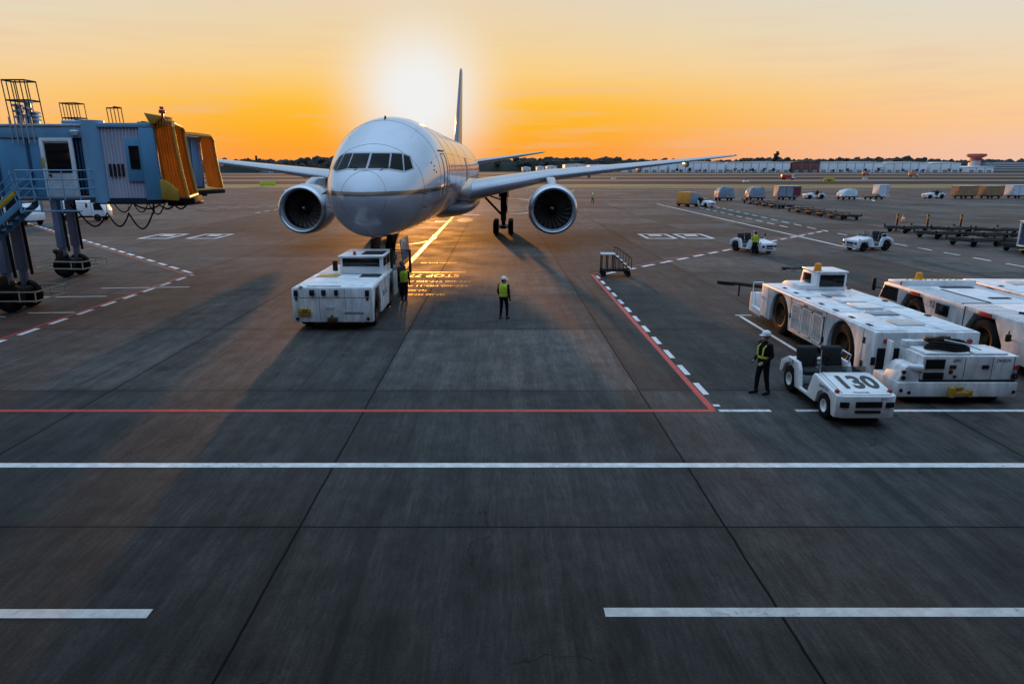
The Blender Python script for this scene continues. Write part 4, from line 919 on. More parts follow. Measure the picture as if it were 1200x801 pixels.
MB().sweep([(-.25, -.02, .95), (-.25, -.07, .95), (.05, -.07, .95), (.05, -.02, .95)], .018, 6).build('step_handle', M['lightsteel'], tg)
ro = MB()
for k in range(3): ro.sweep([(-1.2 + .06 * math.cos(a + k), .1 + .16 * math.sin(a), 1.73 + .02 * k) for a in [2 * math.pi * q / 14 for q in range(14)]], .025, 6, closed=True)
ro.build('rope_coil', M['lightwrap'], tg)
ln = MB(); ln.cyl((0, 6.62, .62), (0, 9.0, .55), .09, n=10); ln.build('tow_bar', M['lightsteel'], tg)
for y in (2.9,): MB().box(1.552, 1.575, y - .5, y + .5, .95, 1.2, .005).build('side_badge', M['greywrap'], tg)

for s_ in (-1, 1):
    for y in (2.15, 3.0, 3.85, 6.1): MB().box(s_ * 1.552 - .003, s_ * 1.552 + .003, y - .008, y + .008, .36, 1.66).build('panel_gap', M['dark'], tg, 0)
for x in (-.5, .5): MB().box(x - .006, x + .006, -.004, -.001, .45, 1.64).build('panel_gap', M['dark'], tg, 0)
MB().box(-1.5, 1.5, -.006, -.001, 1.30, 1.312).build('panel_gap', M['dark'], tg, 0)
# ------------------------------------------------------------------ long white tow tractor at right (origin at rear middle, y forward)
def louvre(parent, x, y0, y1, z0, z1, side):
    f = MB(); t = .03; X0, X1 = x, x + side * .035
    for a in ((y0, y1, z0, z0 + .04), (y0, y1, z1 - .04, z1), (y0, y0 + .05, z0, z1), (y1 - .05, y1, z0, z1)): f.box(min(X0, X1), max(X0, X1), *a, .0)
    n = 11
    for k in range(n):
        z = lerp(z0 + .06, z1 - .06, (k + .5) / n); f.box(min(X0, X1) , max(X0, X1), y0 + .05, y1 - .05, z - .013, z + .013)
    return f.build('louvre_panel', M['white'], parent, .4)
def long_tug(loc, label, num=None, rz=0):
    o = thing('tow_tractor', label, 'tug', loc, rz)
    hw = 1.48; ar = ((1.85, .88, 1.56), (6.6, .88, 1.56))
    MB().prism(arch_body(0, 8.45, .36, 1.66, ar), 'x', -hw, hw, .05).build('body', M['white_worn'], o, .5)
    MB().box(-1.02, 1.02, .1, 8.3, .34, 1.52).build('chassis', M['black'], o, 0)
    for y in (1.85, 6.6):
        for s_ in (-1, 1): wheel(o, s_ * 1.16, y, .8, .8, .56, M['brown_rim'], s_, .62)
    for s_ in (-1, 1):
        MB().box(s_ * hw - .004 if s_ < 0 else s_ * hw - .06, s_ * hw + .06 if s_ < 0 else s_ * hw + .004, 3.0, 5.5, .5, 1.45).build('louvre_recess', M['black'], o, 0)
        for k in range(3): louvre(o, s_ * (hw + .006), 3.05 + k * .82, 3.8 + k * .82, .52, 1.43, s_)
        hd = MB()
        for y, z in ((5.55, .95), (3.0, .7), (.55, 1.3), (.55, .6)): hd.box(s_ * hw - .03, s_ * hw + .03, y - .06, y + .06, z - .09, z + .09, .01)
        hd.build('latch', M['dark'], o)
        MB().box(s_ * (hw + .012) - .01, s_ * (hw + .012) + .01, 3.2, 4.9, 1.475, 1.56, .003).build('name_strip', M['greywrap'], o)
    d = MB()
    for y0, y1, x0, x1 in ((.15, 2.6, -1.4, -.5), (2.7, 5.2, -1.4, -.5), (5.3, 8.2, -1.4, -.5), (.15, 3.4, .55, 1.4), (3.5, 5.6, .55, 1.4)): d.box(x0, x1, y0, y1, 1.663, 1.678, .005)
    d.build('deck_plate', M['deck'], o)
    for y0, y1, x0, x1 in ((4.2, 5.0, -.35, .45), (3.1, 3.95, -.35, .45)): MB().box(x0, x1, y0, y1, 1.664, 1.74, .02).build('hatch', M['white'], o)
    MB().box(-.35, .45, 2.2, 2.75, 1.664, 1.70, .01).build('grille', M['greywrap'], o); MB().box(-.35, .35, 5.3, 5.8, 1.664, 1.70, .01).build('grille', M['greywrap'], o); MB().box(-.4, .4, .8, 1.6, 1.664, 1.69, .01).build('grille', M['lightsteel'], o)
    sm = MB()
    for q in range(7): sm.box(-1.3 + .02 * q, -1.18 + .02 * q, .7 + q * 1.05, .95 + q * 1.05, 1.68, 1.70, .004)
    for y in (2.0, 4.4, 6.9): sm.box(1.2, 1.32, y, y + .2, 1.68, 1.71, .004)
    sm.build('lifting_lug', M['dark'], o)
    for s_ in (-1, 1):
        for y in (.62, 2.92, 5.62, 7.7): MB().box(s_ * (hw + .002) - .003, s_ * (hw + .002) + .003, y - .008, y + .008, .40, 1.6).build('panel_gap', M['dark'], o, 0)
    for y in (2.65, 5.25): MB().box(-hw + .06, hw - .06, y - .01, y + .01, 1.661, 1.664).build('panel_gap', M['dark'], o, 0)
    # low cab at the far right corner
    MB().prism([(6.75, 1.664), (8.2, 1.664), (8.1, 1.95), (7.95, 2.28), (6.75, 2.32)], 'x', -.12, 1.02, .025).build('cab', M['white'], o, .5)
    MB().box(-.16, 1.06, 6.7, 8.0, 2.33, 2.38, .02).build('cab_roof', M['white'], o)
    MB().box(0, .92, 6.715, 6.747, 1.80, 2.25, .02).build('rear_window', M['glass'], o); MB().box(-.152, -.122, 7.2, 7.85, 1.78, 2.22, .03).build('side_window', M['glass'], o); MB().box(1.022, 1.05, 6.9, 7.8, 1.78, 2.22, .03).build('side_window', M['glass'], o)
    beacon(o, -.05, 6.9, 2.38, 1.3)
    MB().prism([(6.75, 1.664), (8.3, 1.664), (8.3, 1.72), (7.9, 1.86), (6.75, 1.86)], 'x', -.75, -.1, .02).build('cab_fairing', M['white'], o)
    # front step and hitch
    f = MB(); f.prism([(8.46, .25), (9.75, .3), (9.75, .45), (9.7, 1.08), (9.55, 1.1), (9.5, .55), (8.46, .5)], 'x', -hw + .05, -hw + .2, .02); f.prism([(8.46, .25), (9.75, .3), (9.75, .45), (9.7, 1.08), (9.55, 1.1), (9.5, .55), (8.46, .5)], 'x', hw - .2, hw - .05, .02); f.box(-hw + .2, hw - .2, 9.5, 9.72, .3, 1.08, .03); f.box(-hw + .2, hw - .2, 8.46, 9.5, .25, .4, .02)
    f.build('front_bumper', M['white_worn'], o); r_ = MB()
    for x in (-hw + .1, -hw + .5): r_.cyl((x, 9.6, 1.1), (x, 9.6, 1.5), .02, n=6)
    r_.sweep([(-hw + .1, 9.6, 1.5), (-hw + .5, 9.6, 1.5)], .02, 6); r_.build('handrail', M['white'], o)
    # rear face
    MB().box(-hw + .1, hw - .15, -.05, -.003, .5, 1.2, .01).build('rear_recess', M['black'], o); MB().box(-hw + .05, hw - .05, -.6, -.003, .3, .48, .03).build('rear_step', M['white_worn'], o)
    lamp(o, -hw + .3, -.02, 1.4, .07, 'red'); lamp(o, hw - .3, -.02, 1.4, .07, 'red')
    if num: text('fleet_number', num, .3, M['letter'], o, (hw + .012, .62, 1.38), (R(90), 0, R(90)))
    return o
lt = long_tug((12.1, 18.42, 0), 'long flat white tow tractor with louvred side and low cab behind the 130 baggage tractor')
text('badge', 'TOW', .13, M['bluelet'], lt, (-1.505, 4.4, 1.515), (R(90), 0, R(-90)))
tb = thing('tow_bar', 'dark tow bar standing out in front of the long white tow tractor', 'tow bar', (11.6, 28.4, 0), 0)
MB().cyl((0, 0, 1.2), (-1.35, .75, 1.28), .085, .07, 10).build('bar', M['dark'], tb); hd = MB(); hd.prism([(-1.3, .62), (-1.7, .8), (-1.95, 1.1), (-1.8, 1.16), (-1.4, .98)], 'z', 1.18, 1.34, .03); hd.build('head', M['dark'], tb); MB().cyl((-1.1, .62, 1.25), (-1.1, .66, .72), .035, n=8).build('support_foot', M['dark'], tb)

# ------------------------------------------------------------------ second big tug with angular arches, deck of ribbed plate
def ribbed():
    m = mat('ribbed_deck', (.76, .78, .80), .42, var=.15, scale=2)
    nt = m.node_tree; N, L = nt.nodes, nt.links; b = N['Principled BSDF']; t = N.new('ShaderNodeTexCoord'); w_ = N.new('ShaderNodeTexWave'); w_.bands_direction = 'Y'; w_.inputs['Scale'].default_value = 2.4
    L.new(t.outputs['Object'], w_.inputs['Vector']); bp = N.new('ShaderNodeBump'); bp.inputs['Strength'].default_value = .5; bp.inputs['Distance'].default_value = .02; L.new(w_.outputs['Fac'], bp.inputs['Height']); L.new(bp.outputs[0], b.inputs['Normal']); return m
M['ribbed'] = ribbed()
o = thing('tow_tractor', 'white tow tractor with angular wheel arches and number 92, behind the long flat one', 'tug', (17.15, 18.9, 0), 0)
hw = 1.5
MB().prism(arch_body(0, 8.2, .38, 1.68, ((2.35, .95, 1.5), (6.1, .95, 1.5)), False), 'x', -hw, hw, .04).build('body', M['white_worn'], o, .5)
MB().box(-1.05, 1.05, .1, 8.0, .34, 1.5).build('chassis', M['black'], o, 0)
for y in (2.35, 6.1):
    for s_ in (-1, 1): wheel(o, s_ * 1.2, y, .74, .74, .52, M['brown_rim'], s_, .62)
d = MB(); d.box(-1.45, 1.45, .1, 3.45, 1.683, 1.70, .005); d.box(-1.45, 1.45, 3.55, 8.1, 1.683, 1.70, .005)
for k in range(46):
    y = .2 + k * .17
    if not 3.4 < y < 3.6: d.box(-1.44, -.56, y, y + .05, 1.701, 1.716); d.box(1.05, 1.44, y, y + .05, 1.701, 1.716)
d.build('deck_plate', M['ribbed'], o)
sl_ = MB(); sl_.box(-.5, -.42, 3.6, 6.2, 1.702, 1.72); sl_.box(-1.46, -.45, 3.47, 3.53, 1.684, 1.712); sl_.box(-.2, 1.0, 6.5, 6.75, 1.702, 1.73); sl_.box(.1, .8, 4.3, 4.5, 1.702, 1.73); sl_.box(.2, .9, 2.7, 2.85, 1.702, 1.73); sl_.build('deck_slot', M['dark'], o, 0)
MB().prism([(7.0, 1.703), (8.15, 1.703), (8.1, 1.80), (7.0, 1.92)], 'x', -1.4, 1.4, .03).build('cab_roof', M['white'], o)
MB().prism([(7.0, .9), (8.55, .9), (8.16, 1.66), (7.0, 1.66)], 'x', -1.49, 1.49, .03).build('cab', M['white'], o); MB().prism([(7.15, 1.05), (8.35, 1.05), (8.08, 1.58), (7.15, 1.58)], 'x', -1.515, -1.494).build('side_window', M['glass'], o, 0)
MB().box(-1.35, 1.35, 8.3, 8.36, 1.0, 1.55, .02, rot=(R(27), 0, 0)).build('windscreen', M['glass'], o)
beacon(o, -.55, 7.5, 1.87, 1.3)
yb = MB()
for k in range(9): yb.box(-1.2 + k * .24, -1.14 + k * .24, 7.2, 7.28, 1.9, 1.95, .01)
yb.build('light_bar', M['yellow'], o)
for y in (7.05, .0): MB().box(-1.42, -1.28, y + .1, y + .22, 1.71, 1.86, .03).build('corner_lamp', M['red'], o); MB().box(1.28, 1.42, y + .1, y + .22, 1.71, 1.86, .03).build('corner_lamp', M['red'], o)
for y in (5.75, 2.0): MB().box(-1.52, -1.503, y, y + .6, 1.5, 1.64, .003).build('reflector', M['red'], o)
MB().box(-1.53, -1.503, 4.05, 4.75, 1.1, 1.5, .02).build('control_window', M['glass'], o)
hd = MB()
for y, z in ((4.5, .92), (3.55, .95), (4.8, .78)): hd.box(-1.53, -1.503, y - .14, y + .14, z - .05, z + .05, .01)
hd.build('latch', M['dark'], o); MB().box(-1.515, -1.503, 3.25, 3.29, .5, 1.66).build('panel_gap', M['dark'], o, 0); lamp(o, -1.52, .35, 1.3, .07, 'red', ax='x')
text('fleet_number', '92', .34, M['letter'], o, (-1.508, 5.0, 1.38), (R(90), 0, R(-90)))
hs = MB()
for k in range(4): hs.sweep([(-.9 + .16 * k, 1.7, 1.76), (-.5 + .16 * k, .9, 1.8), (-.4 + .16 * k, .3, 1.76)], .035, 6)
hs.sweep([(.1 + .42 * math.cos(a), .75 + .4 * math.sin(a), 1.78) for a in [2 * math.pi * q / 20 for q in range(20)]], .07, 8, closed=True); hs.build('hose', M['black'], o)
MB().box(-1.3, 1.3, -.04, -.003, .9, 1.5, .02).build('rear_panel', M['greywrap'], o); MB().box(-1.4, 1.4, -.5, -.003, .32, .5, .03).build('rear_step', M['white_worn'], o); MB().sweep([(-1.5, 1.0, 1.05), (-1.68, .95, 1.1), (-1.68, .95, 1.35)], .02, 6).build('mirror_arm', M['dark'], o); MB().box(-1.75, -1.6, .9, 1.0, 1.02, 1.25, .03).build('mirror', M['dark'], o)
mr_ = MB(); mr_.cyl((-1.5, 8.0, 1.4), (-1.95, 8.1, 1.5), .02, n=6); mr_.box(-2.02, -1.88, 8.05, 8.15, 1.35, 1.85, .03); mr_.build('mirror', M['dark'], o)
lt3 = long_tug((20.96, 27.98, 0), 'white tow tractor at the right edge behind the one numbered 92', '207', 176.5)

# ------------------------------------------------------------------ ground power cart in front of the long tug
gp = thing('ground_power_cart', 'boxy white ground power cart with coiled black cable on its lid, lower right', 'power unit', (12.22, 17.12, 0))
MB().prism([(-1.62, .22), (1.56, .22), (1.56, .62), (-1.62, .62)], 'y', -.08, 1.15, .025).build('base', M['white_worn'], gp); MB().box(-1.0, 1.54, 0, 1.1, .66, 1.32, .025).build('cabinet', M['white_worn'], gp)
MB().box(-1.02, 1.52, -.02, 1.1, .622, .658).build('shadow_gap', M['black'], gp, 0)
MB().prism([(-1.60, .622), (-1.02, .622), (-1.02, 1.02), (-1.14, 1.06), (-1.32, 1.06), (-1.42, 1.0)], 'y', .02, .7, .012).build('side_cabinet', M['white_worn'], gp)
MB().box(-.9, .3, .08, .84, 1.323, 1.39, .02).build('lid', M['white'], gp); MB().box(.42, 1.3, .1, 1.02, 1.323, 1.38, .02).build('lid', M['white'], gp)
MB().box(-1.0, .2, .86, 1.1, 1.323, 1.52, .02).build('rear_housing', M['white_worn'], gp); MB().box(-1.36, -1.30, .85, 1.14, .623, 1.5, .015).build('rear_fin', M['white_worn'], gp)
MB().box(-.93, -.42, -.03, -.003, .98, 1.24, .01).build('control_panel', M['black'], gp); MB().box(-.95, -.42, -.04, -.003, .69, .88, .01).build('socket_bay', M['black'], gp)
k_ = MB(); k_.box(-.28, -.1, -.02, -.003, .98, 1.08, .005); k_.box(-.28, -.18, -.02, -.003, .84, .94, .005); k_.box(-.15, -.06, -.025, -.003, .72, .80, .01); k_.build('switch_box', M['brown_rim'], gp)
MB().box(.58, .76, -.025, -.003, .98, 1.08, .005).build('vent', M['dark'], gp)
ls = MB()
for x in (.12, .85, 1.42): ls.box(x - .005, x + .005, -.008, -.001, .68, 1.3)
ls.build('panel_gap', M['dark'], gp, 0)
text('fleet_number', 'DK0270', .11, M['letter'], gp, (1.13, -.004, 1.2), (R(90), 0, 0)); text('badge', 'GPU', .11, M['letter'], gp, (-.1, -.004, 1.2), (R(90), 0, 0))
for x, z, r_ in ((-1.45, .88, .05), (-1.45, .72, .06), (-1.52, .4, .05), (-1.3, .34, .05), (1.48, .36, .05)): lamp(gp, x, -.06 if z < .62 else .03, z, r_)
lamp(gp, 1.48, -.02, 1.02, .06, 'red'); MB().lathe([(.02, -.05), (.06, -.05), (.09, -.03), (.09, .01)], (1.47, -.02, .78), 'y', 16).build('hose_port', M['dark'], gp)
lv = MB(); lv.box(-.22, .3, -.2, -.09, .28, .40, .03); lv.box(-.3, -.16, -.24, -.09, .24, .52, .03); lv.box(.2, .34, -.2, -.09, .24, .44, .03); lv.box(-.2, .1, -.16, -.09, .44, .52, .02); lv.build('tow_coupling', M['olive'], gp)
for x in (-1.1, 1.1):
    for y in (.3, .8): wheel(gp, x, y, .3, .3, .2, M['dark'], 1 if x > 0 else -1)
bl = MB(); bl.cyl((-1.30, .1, 1.0), (-.98, .0, 1.0), .09, n=14); bl.build('hose_reel', M['white'], gp)
hs = thing('cable_coil', 'thick black cable with brown plug coiled on the lid of the power cart', 'cable', (12.1, 17.58, 1.39))
c = MB()
for k in range(3): c.sweep([((.55 - .05 * k) * math.cos(a), (.30 - .04 * k) * math.sin(a), .05 + .065 * k + .03 * math.sin(a * 2)) for a in [2 * math.pi * q / 26 for q in range(26)]], .045, 8, closed=True)
c.build('cable', M['black'], hs); c = MB(); c.sweep([(-.4, .2, .2), (-.1, .1, .3), (.15, .2, .26)], .06, 8); c.box(-.5, -.2, .1, .3, .16, .3, .05); c.build('plug', M['brown_rim'], hs)
MB().sweep([(-.1, .0, .26), (.3, -.2, .2), (.75, -.25, .05)], .02, 6).build('strap', M['lightwrap'], hs)
# ------------------------------------------------------------------ open baggage tractors (origin on the ground in the middle, front looks towards local -y)
def tractor(label, loc, rz, num=None):
    o = thing('baggage_tractor', label, 'tractor', loc, rz, 'white open baggage tractors')
    hw = .72
    p = [(-1.66, .24), (-1.66, .80), (-.42, .99), (-.35, .92), (-.10, .36), (.34, .36), (.44, .80), (.58, 1.0), (1.22, 1.0), (1.64, .80), (1.70, .46), (1.58, .44)]
    poly = p + [(1.50, .50), (1.36, .74), (1.18, .82), (.96, .82), (.76, .74), (.64, .28), (-.60, .28), (-.70, .58), (-.86, .68), (-1.22, .68), (-1.38, .58), (-1.46, .24)]
    for s_ in (-1, 1): MB().prism(poly, 'x', min(s_ * hw, s_ * (hw - .10)), max(s_ * hw, s_ * (hw - .10)), .015).build('side_panel', M['white'], o, .5)
    hd = MB(); hd.prism([(-1.655, .25), (-1.65, .825), (-.44, 1.02), (-.38, .40)], 'x', -hw + .105, hw - .105, .012); hood = hd.build('hood', M['white'], o, .5)
    MB().prism([(-1.6, .836), (-1.6, .84), (-.46, 1.024), (-.46, 1.016)], 'x', -hw + .15, -hw + .165).build('hood_seam', M['dark'], hood, 0)
    MB().prism([(-hw, -1.662), (-hw + .16, -1.74), (hw - .16, -1.74), (hw, -1.662)], 'z', .25, .80, .012).build('bumper', M['white'], o, .5)
    fr = MB(); fr.box(-.28, .36, -1.76, -1.742, .52, .67, .006); fr.box(-.28, .34, -1.76, -1.742, .38, .45, .006); fr.build('grille', M['dark'], o, .3)
    for s_ in (-1, 1): MB().box(s_ * .55 - .11, s_ * .55 + .11, -1.762, -1.742, .52, .66, .02, rot=(0, 0, R(s_ * 6))).build('headlight', M['glass'], o); MB().ball((s_ * .64, -1.5, .86), (.06, .06, .06), 2).build('turn_signal', M['red'], o)
    if num:
        tl = math.atan2(.195, 1.21)
        text('fleet_number', num, .92, M['letter'], o, (.06, -1.04, .931), (tl, 0, 0), .003, xs=.74, bold=.03)
        text('badge', 'TRACTOR', .085, M['bluelet'], o, (-.08, -1.56, .845), (tl, 0, 0), .003); text('badge', 'JL-11', .07, M['letter'], o, (.40, -1.745, .74), (R(90), 0, 0))
        text('side_badge', 'DAITOU', .13, M['bluelet'], o, (-hw - .004, -1.0, .79), (R(90), 0, R(-90)), .003); text('side_badge', 'L130', .17, M['bluelet'], o, (-hw - .004, .98, .91), (R(90), 0, R(-90)), .003)
    MB().box(-hw + .102, hw - .102, -.35, 1.6, .28, .42, .01).build('floor', M['dark'], o); MB().box(-hw + .102, hw - .102, .42, .95, .422, .66, .02).build('seat_box', M['greywrap'], o)
    rb = MB(); rb.prism([(.96, .42), (.96, .985), (1.22, .985), (1.62, .79), (1.66, .5)], 'x', -hw + .102, hw - .102, .02); rb.build('rear_deck', M['white'], o)
    for x in (-.33, .34):
        s_ = MB(); s_.box(x - .25, x + .25, .42, .90, .662, .80, .06, seg=3); s_.prism([(.78, .80), (.94, .82), (1.08, 1.30), (1.02, 1.37), (.90, 1.33)], 'x', x - .27, x + .27, .05); s_.build('seat', M['seat'], o, .8)
    st = MB(); st.cyl((-.33, -.32, .9), (-.33, .12, 1.18), .025, n=8); c = Vector((-.33, .12, 1.18)); n_ = Vector((0, .84, .54)); u_ = Vector((1, 0, 0)); w_ = n_.cross(u_)
    st.sweep([c + (u_ * math.cos(a) + w_ * math.sin(a)) * .19 for a in [2 * math.pi * k / 20 for k in range(20)]], .018, 6, closed=True); st.sweep([c - u_ * .18, c, c + u_ * .18], .014, 6); st.build('steering_wheel', M['black'], o)
    MB().prism([(-.43, 1.02), (-.415, 1.02), (-.37, 1.16), (-.385, 1.16)], 'x', -.60, .60).build('windscreen', M['clearglass'], o, 0)
    rl = MB(); rl.sweep([(.64, .55, .98), (.66, .5, 1.22), (.66, .95, 1.24), (.64, 1.05, 1.0)], .02, 6); rl.build('arm_rail', M['white'], o)
    ae = MB(); ae.cyl((-.62, -.5, 1.0), (-.62, -.46, 1.62), .012, n=6); ae.cyl((.70, -.5, .98), (.72, -.42, 1.22), .014, n=6); ae.build('rod', M['lightsteel'], o); MB().box(.68, .80, -.45, -.41, 1.2, 1.42, .02).build('mirror', M['dark'], o)
    for s_ in (-1, 1): wheel(o, s_ * .60, -1.04, .33, .33, .22, M['white'] if num else M['dark'], s_, .5); wheel(o, s_ * .58, 1.06, .38, .38, .26, M['white'] if num else M['dark'], s_, .48)
    MB().box(-.5, .5, -1.5, 1.5, .2, .29, .01).build('chassis', M['black'], o); h = MB(); h.box(-.12, .12, 1.69, 1.86, .35, .5, .02); h.cyl((0, 1.8, .3), (0, 1.8, .6), .025, n=8); h.build('tow_hook', M['dark'], o)
    return o
trA = tractor('white baggage tractor with large black number 130 on its hood', (8.9, 17.12, 0), 0, '130')
trB = tractor('white baggage tractor with a worker in a yellow vest standing at its front', (19.25, 51.3, 0), 22)
trC = dup(trB, (28.7, 52.6, 0), -72, 'empty white baggage tractor standing on the service road, side to the viewer')
trD = dup(trB, (34.0, 113.5, 0), 25, 'white baggage tractor beside the orange covered cart')
trE = dup(trB, (66.5, 145.2, 0), -88, 'white baggage tractor pulling the dolly with the white covered load')
trF = dup(trB, (92.5, 146.5, 0), -88, 'white baggage tractor pulling the three brown and white carts at far right')
for t, s_ in ((trE, 1.2), (trF, 1.2), (trD, 1.1), (trC, 1.04)): t.scale = (s_,) * 3
# ------------------------------------------------------------------ dollies and loads
def dolly(label, loc, rz, cat='dolly', L_=3.4, W_=2.5, group=None):
    o = thing('cargo_dolly', label, cat, loc, rz, group)
    f = MB(); f.box(-L_ / 2, L_ / 2, -W_ / 2, -W_ / 2 + .12, .42, .56, .02); f.box(-L_ / 2, L_ / 2, W_ / 2 - .12, W_ / 2, .42, .56, .02)
    for k in range(5): x = lerp(-L_ / 2, L_ / 2 - .12, k / 4); f.box(x, x + .12, -W_ / 2 + .12, W_ / 2 - .12, .42, .55, .01)
    f.build('frame', M['dark'], o)
    r_ = MB()
    for k in range(9): x = lerp(-L_ / 2 + .25, L_ / 2 - .25, k / 8); r_.cyl((x, -W_ / 2 + .15, .58), (x, W_ / 2 - .15, .58), .05, n=8)
    r_.build('rollers', M['dark'], o)
    for x in (-L_ / 2 + .55, L_ / 2 - .55):
        for y in (-W_ / 2 + .3, W_ / 2 - .3): wheel(o, x, y, .24, .24, .18, M['dark'], 1 if y > 0 else -1, axis='y')
    k_ = MB()
    for x in (-L_ / 2 + .08, L_ / 2 - .08):
        for y in (-W_ / 2 + .06, W_ / 2 - .06): k_.box(x - .07, x + .07, y - .05, y + .05, .57, .8, .02)
    k_.build('corner_stop', M['dark'], o); MB().box(-.8, .5, -.5, .6, .6, .66, .02).build('deck_tray', M['brown_rim'], o)
    MB().box(-L_ / 2, L_ / 2, -W_ / 2 - .03, -W_ / 2 - .002, .44, .54, .005).build('side_rail', M['brown_rim'], o)
    b = MB(); b.cyl((-L_ / 2, 0, .42), (-L_ / 2 - .9, 0, .4), .045, n=8); b.build('draw_bar', M['dark'], o)
    return o
DG = 'empty cargo dollies'
d0 = dolly('front dolly at the near end of the two lines of empty dollies', (43.2, 85.5, 0), 95, group=DG)
def pos(i): t = i / 10; return (lerp(43.1, 46.5, t), lerp(84.8, 126, t), 0)
for i in range(1, 5): dup(d0, pos(i), 95, 'empty dark cargo dolly in the nearer of the two low lines behind the service road', DG)
for i in range(6, 11): dup(d0, pos(i), 95, 'empty dark cargo dolly in the farther of the two low lines behind the service road', DG)
G2 = [(40.6, 67.6), (44.2, 66.5), (47.6, 65.2), (40.2, 62.0), (43.6, 60.8), (47.0, 59.6), (39.2, 55.8), (42.6, 55.0), (46.0, 54.6), (40.6, 51.6)]
for (x, y), lb in zip(G2, ['far left corner dolly of the crowded block of dollies at right, nearest the traffic cone', *['empty dark dolly inside the crowded block of dollies at the right'] * 8, 'near dolly of the crowded block, beside the white framed container cart']):
    dup(d0, (x, y, 0), 14, lb, 'dollies in the crowded block at right')
for i, (x, y, lb) in enumerate(((40.4, 69.2, 'leftmost of three upright dark posts behind the block of dollies'), (43.0, 68.4, 'middle of three upright dark posts behind the block of dollies'), (46.2, 68.2, 'rightmost of three upright dark posts behind the block of dollies'))):
    p_ = thing('marker_post', lb, 'post', (x, y, 0), 0, 'posts behind the dollies'); MB().box(-.075, .075, -.075, .075, .06, 1.75, .02).build('pole', M['brown_rim'], p_); MB().box(-.3, .3, -.3, .3, 0, .06, .01).build('base', M['dark'], p_); MB().box(-.085, .085, -.085, .085, 1.3, 1.5, .0).build('band', M['olive'], p_, 0)
cn = thing('traffic_cone', 'orange and white traffic cone standing beyond the block of dollies', 'cone', (48.0, 81, 0)); cn.scale = (.72,) * 3
MB().lathe([(.38, .06), (.36, .08), (.24, .5)], (0, 0, 0), 'z', 16).build('lower_cone', M['coneorange'], cn); MB().lathe([(.24, .501), (.17, .85)], (0, 0, 0), 'z', 16).build('white_band', M['conewhite'], cn); MB().lathe([(.17, .851), (.08, 1.25), (.001, 1.27)], (0, 0, 0), 'z', 16).build('tip', M['coneorange'], cn); MB().box(-.45, .45, -.45, .45, 0, .06, .02).build('base', M['dark'], cn)
def load_box(label, loc, rz, m, kind='container', L_=3.2, W_=2.4, h=2.1, m2=None, slope=.5):
    o = thing('cargo_container' if kind == 'container' else 'covered_load', label, kind, loc, rz)
    if kind == 'container':
        MB().prism([(-L_ / 2 + slope, .0), (L_ / 2, .0), (L_ / 2, h), (-L_ / 2, h), (-L_ / 2, slope)], 'y', -W_ / 2, W_ / 2, .02).build('shell', M[m], o, .3); MB().box(-L_ / 2 + .05, L_ / 2 - .05, -W_ / 2 + .05, W_ / 2 - .05, h + .002, h + .05).build('top_sheet', M['lightwrap'], o, 0)
        e = MB()
        for x in (-L_ / 2 + .05, -L_ / 6, L_ / 6, L_ / 2 - .05): e.box(x - .04, x + .04, -W_ / 2 - .03, -W_ / 2 - .002, slope, h - .05)
        e.box(-L_ / 2, L_ / 2, -W_ / 2 - .03, -W_ / 2 - .002, h - .1, h - .02); e.build('edge_rail', M[m2 or 'alu'], o, 0)
        MB().box(L_ / 6 + .06, L_ / 2 - .12, -W_ / 2 - .02, -W_ / 2 - .002, .2, h - .2, .01).build('door_curtain', M[m2 or 'greywrap'], o, 0)
    else:
        rr = random.Random(int(loc[0] * 10)); bm = bmesh.new(); bmesh.ops.create_cube(bm, size=1); bmesh.ops.subdivide_edges(bm, edges=bm.edges[:], cuts=5, use_grid_fill=True)
        for v in bm.verts:
            c = v.co; top = max(0, c.z + .5); q = 1 - .10 * top ** 2
            v.co = Vector((c.x * L_ * q + rr.uniform(-.06, .06), c.y * W_ * q + rr.uniform(-.06, .06), (c.z + .5) * h * (1 - .42 * max(0, -c.x * 2) ** 2 * slope - .12 * abs(c.x * 2) ** 6) + (rr.uniform(-.07, .07) if top > .1 else 0)))
        MB().addbm(bm).build('cover', M[m], o, 1.2); n = MB()
        for x in (-.8, 0, .8): n.sweep([(x, -W_ * .5, .1), (x, -W_ * .44, h * .6), (x, -W_ * .3, h * .98), (x, 0, h * 1.03), (x, W_ * .3, h * .98), (x, W_ * .5, .1)], .03, 5)
        n.build('strap', M[m2 or 'dark'], o)
    return o
TG = 'cart trains across the apron'
def cart(x, y, rz, dl, lb, m, **k):
    d = dup(d0, (x, y, 0), rz, dl, TG); load_box(lb, (x, y, .64), rz, m, **k)
cart(45.0, 137.5, 2, 'dolly under the grey netted load, first right of the orange cart', 'grey netted load on a dolly, first right of the orange covered cart', 'greywrap', kind='covered load', h=2.1, slope=.6)
cart(51.5, 138.5, 2, 'dolly under the pale wrapped load, second right of the orange cart', 'pale and grey wrapped load, second right of the orange covered cart', 'greywrap', kind='covered load', h=2.0, m2='lightwrap', slope=.5)
cart(59.0, 141.0, 2, 'dolly under the container with the maroon end', 'grey container with a maroon right end on a dolly', 'greywrap', L_=4.6, m2='maroon', slope=.05)
cart(72.0, 142.5, 2, 'dolly right behind the tractor, carrying the low white bundle', 'low white covered bundle on the dolly behind a tractor', 'lightwrap', kind='covered load', h=1.5, slope=1)
d = dup(d0, (77.6, 142.5, 0), 2, 'dolly with a tall white container on its right end', TG); load_box('tall white container standing on the right end of its dolly', (79.0, 142.5, .64), 2, 'lightwrap', L_=2.2, h=2.3, slope=.5, m2='alu')
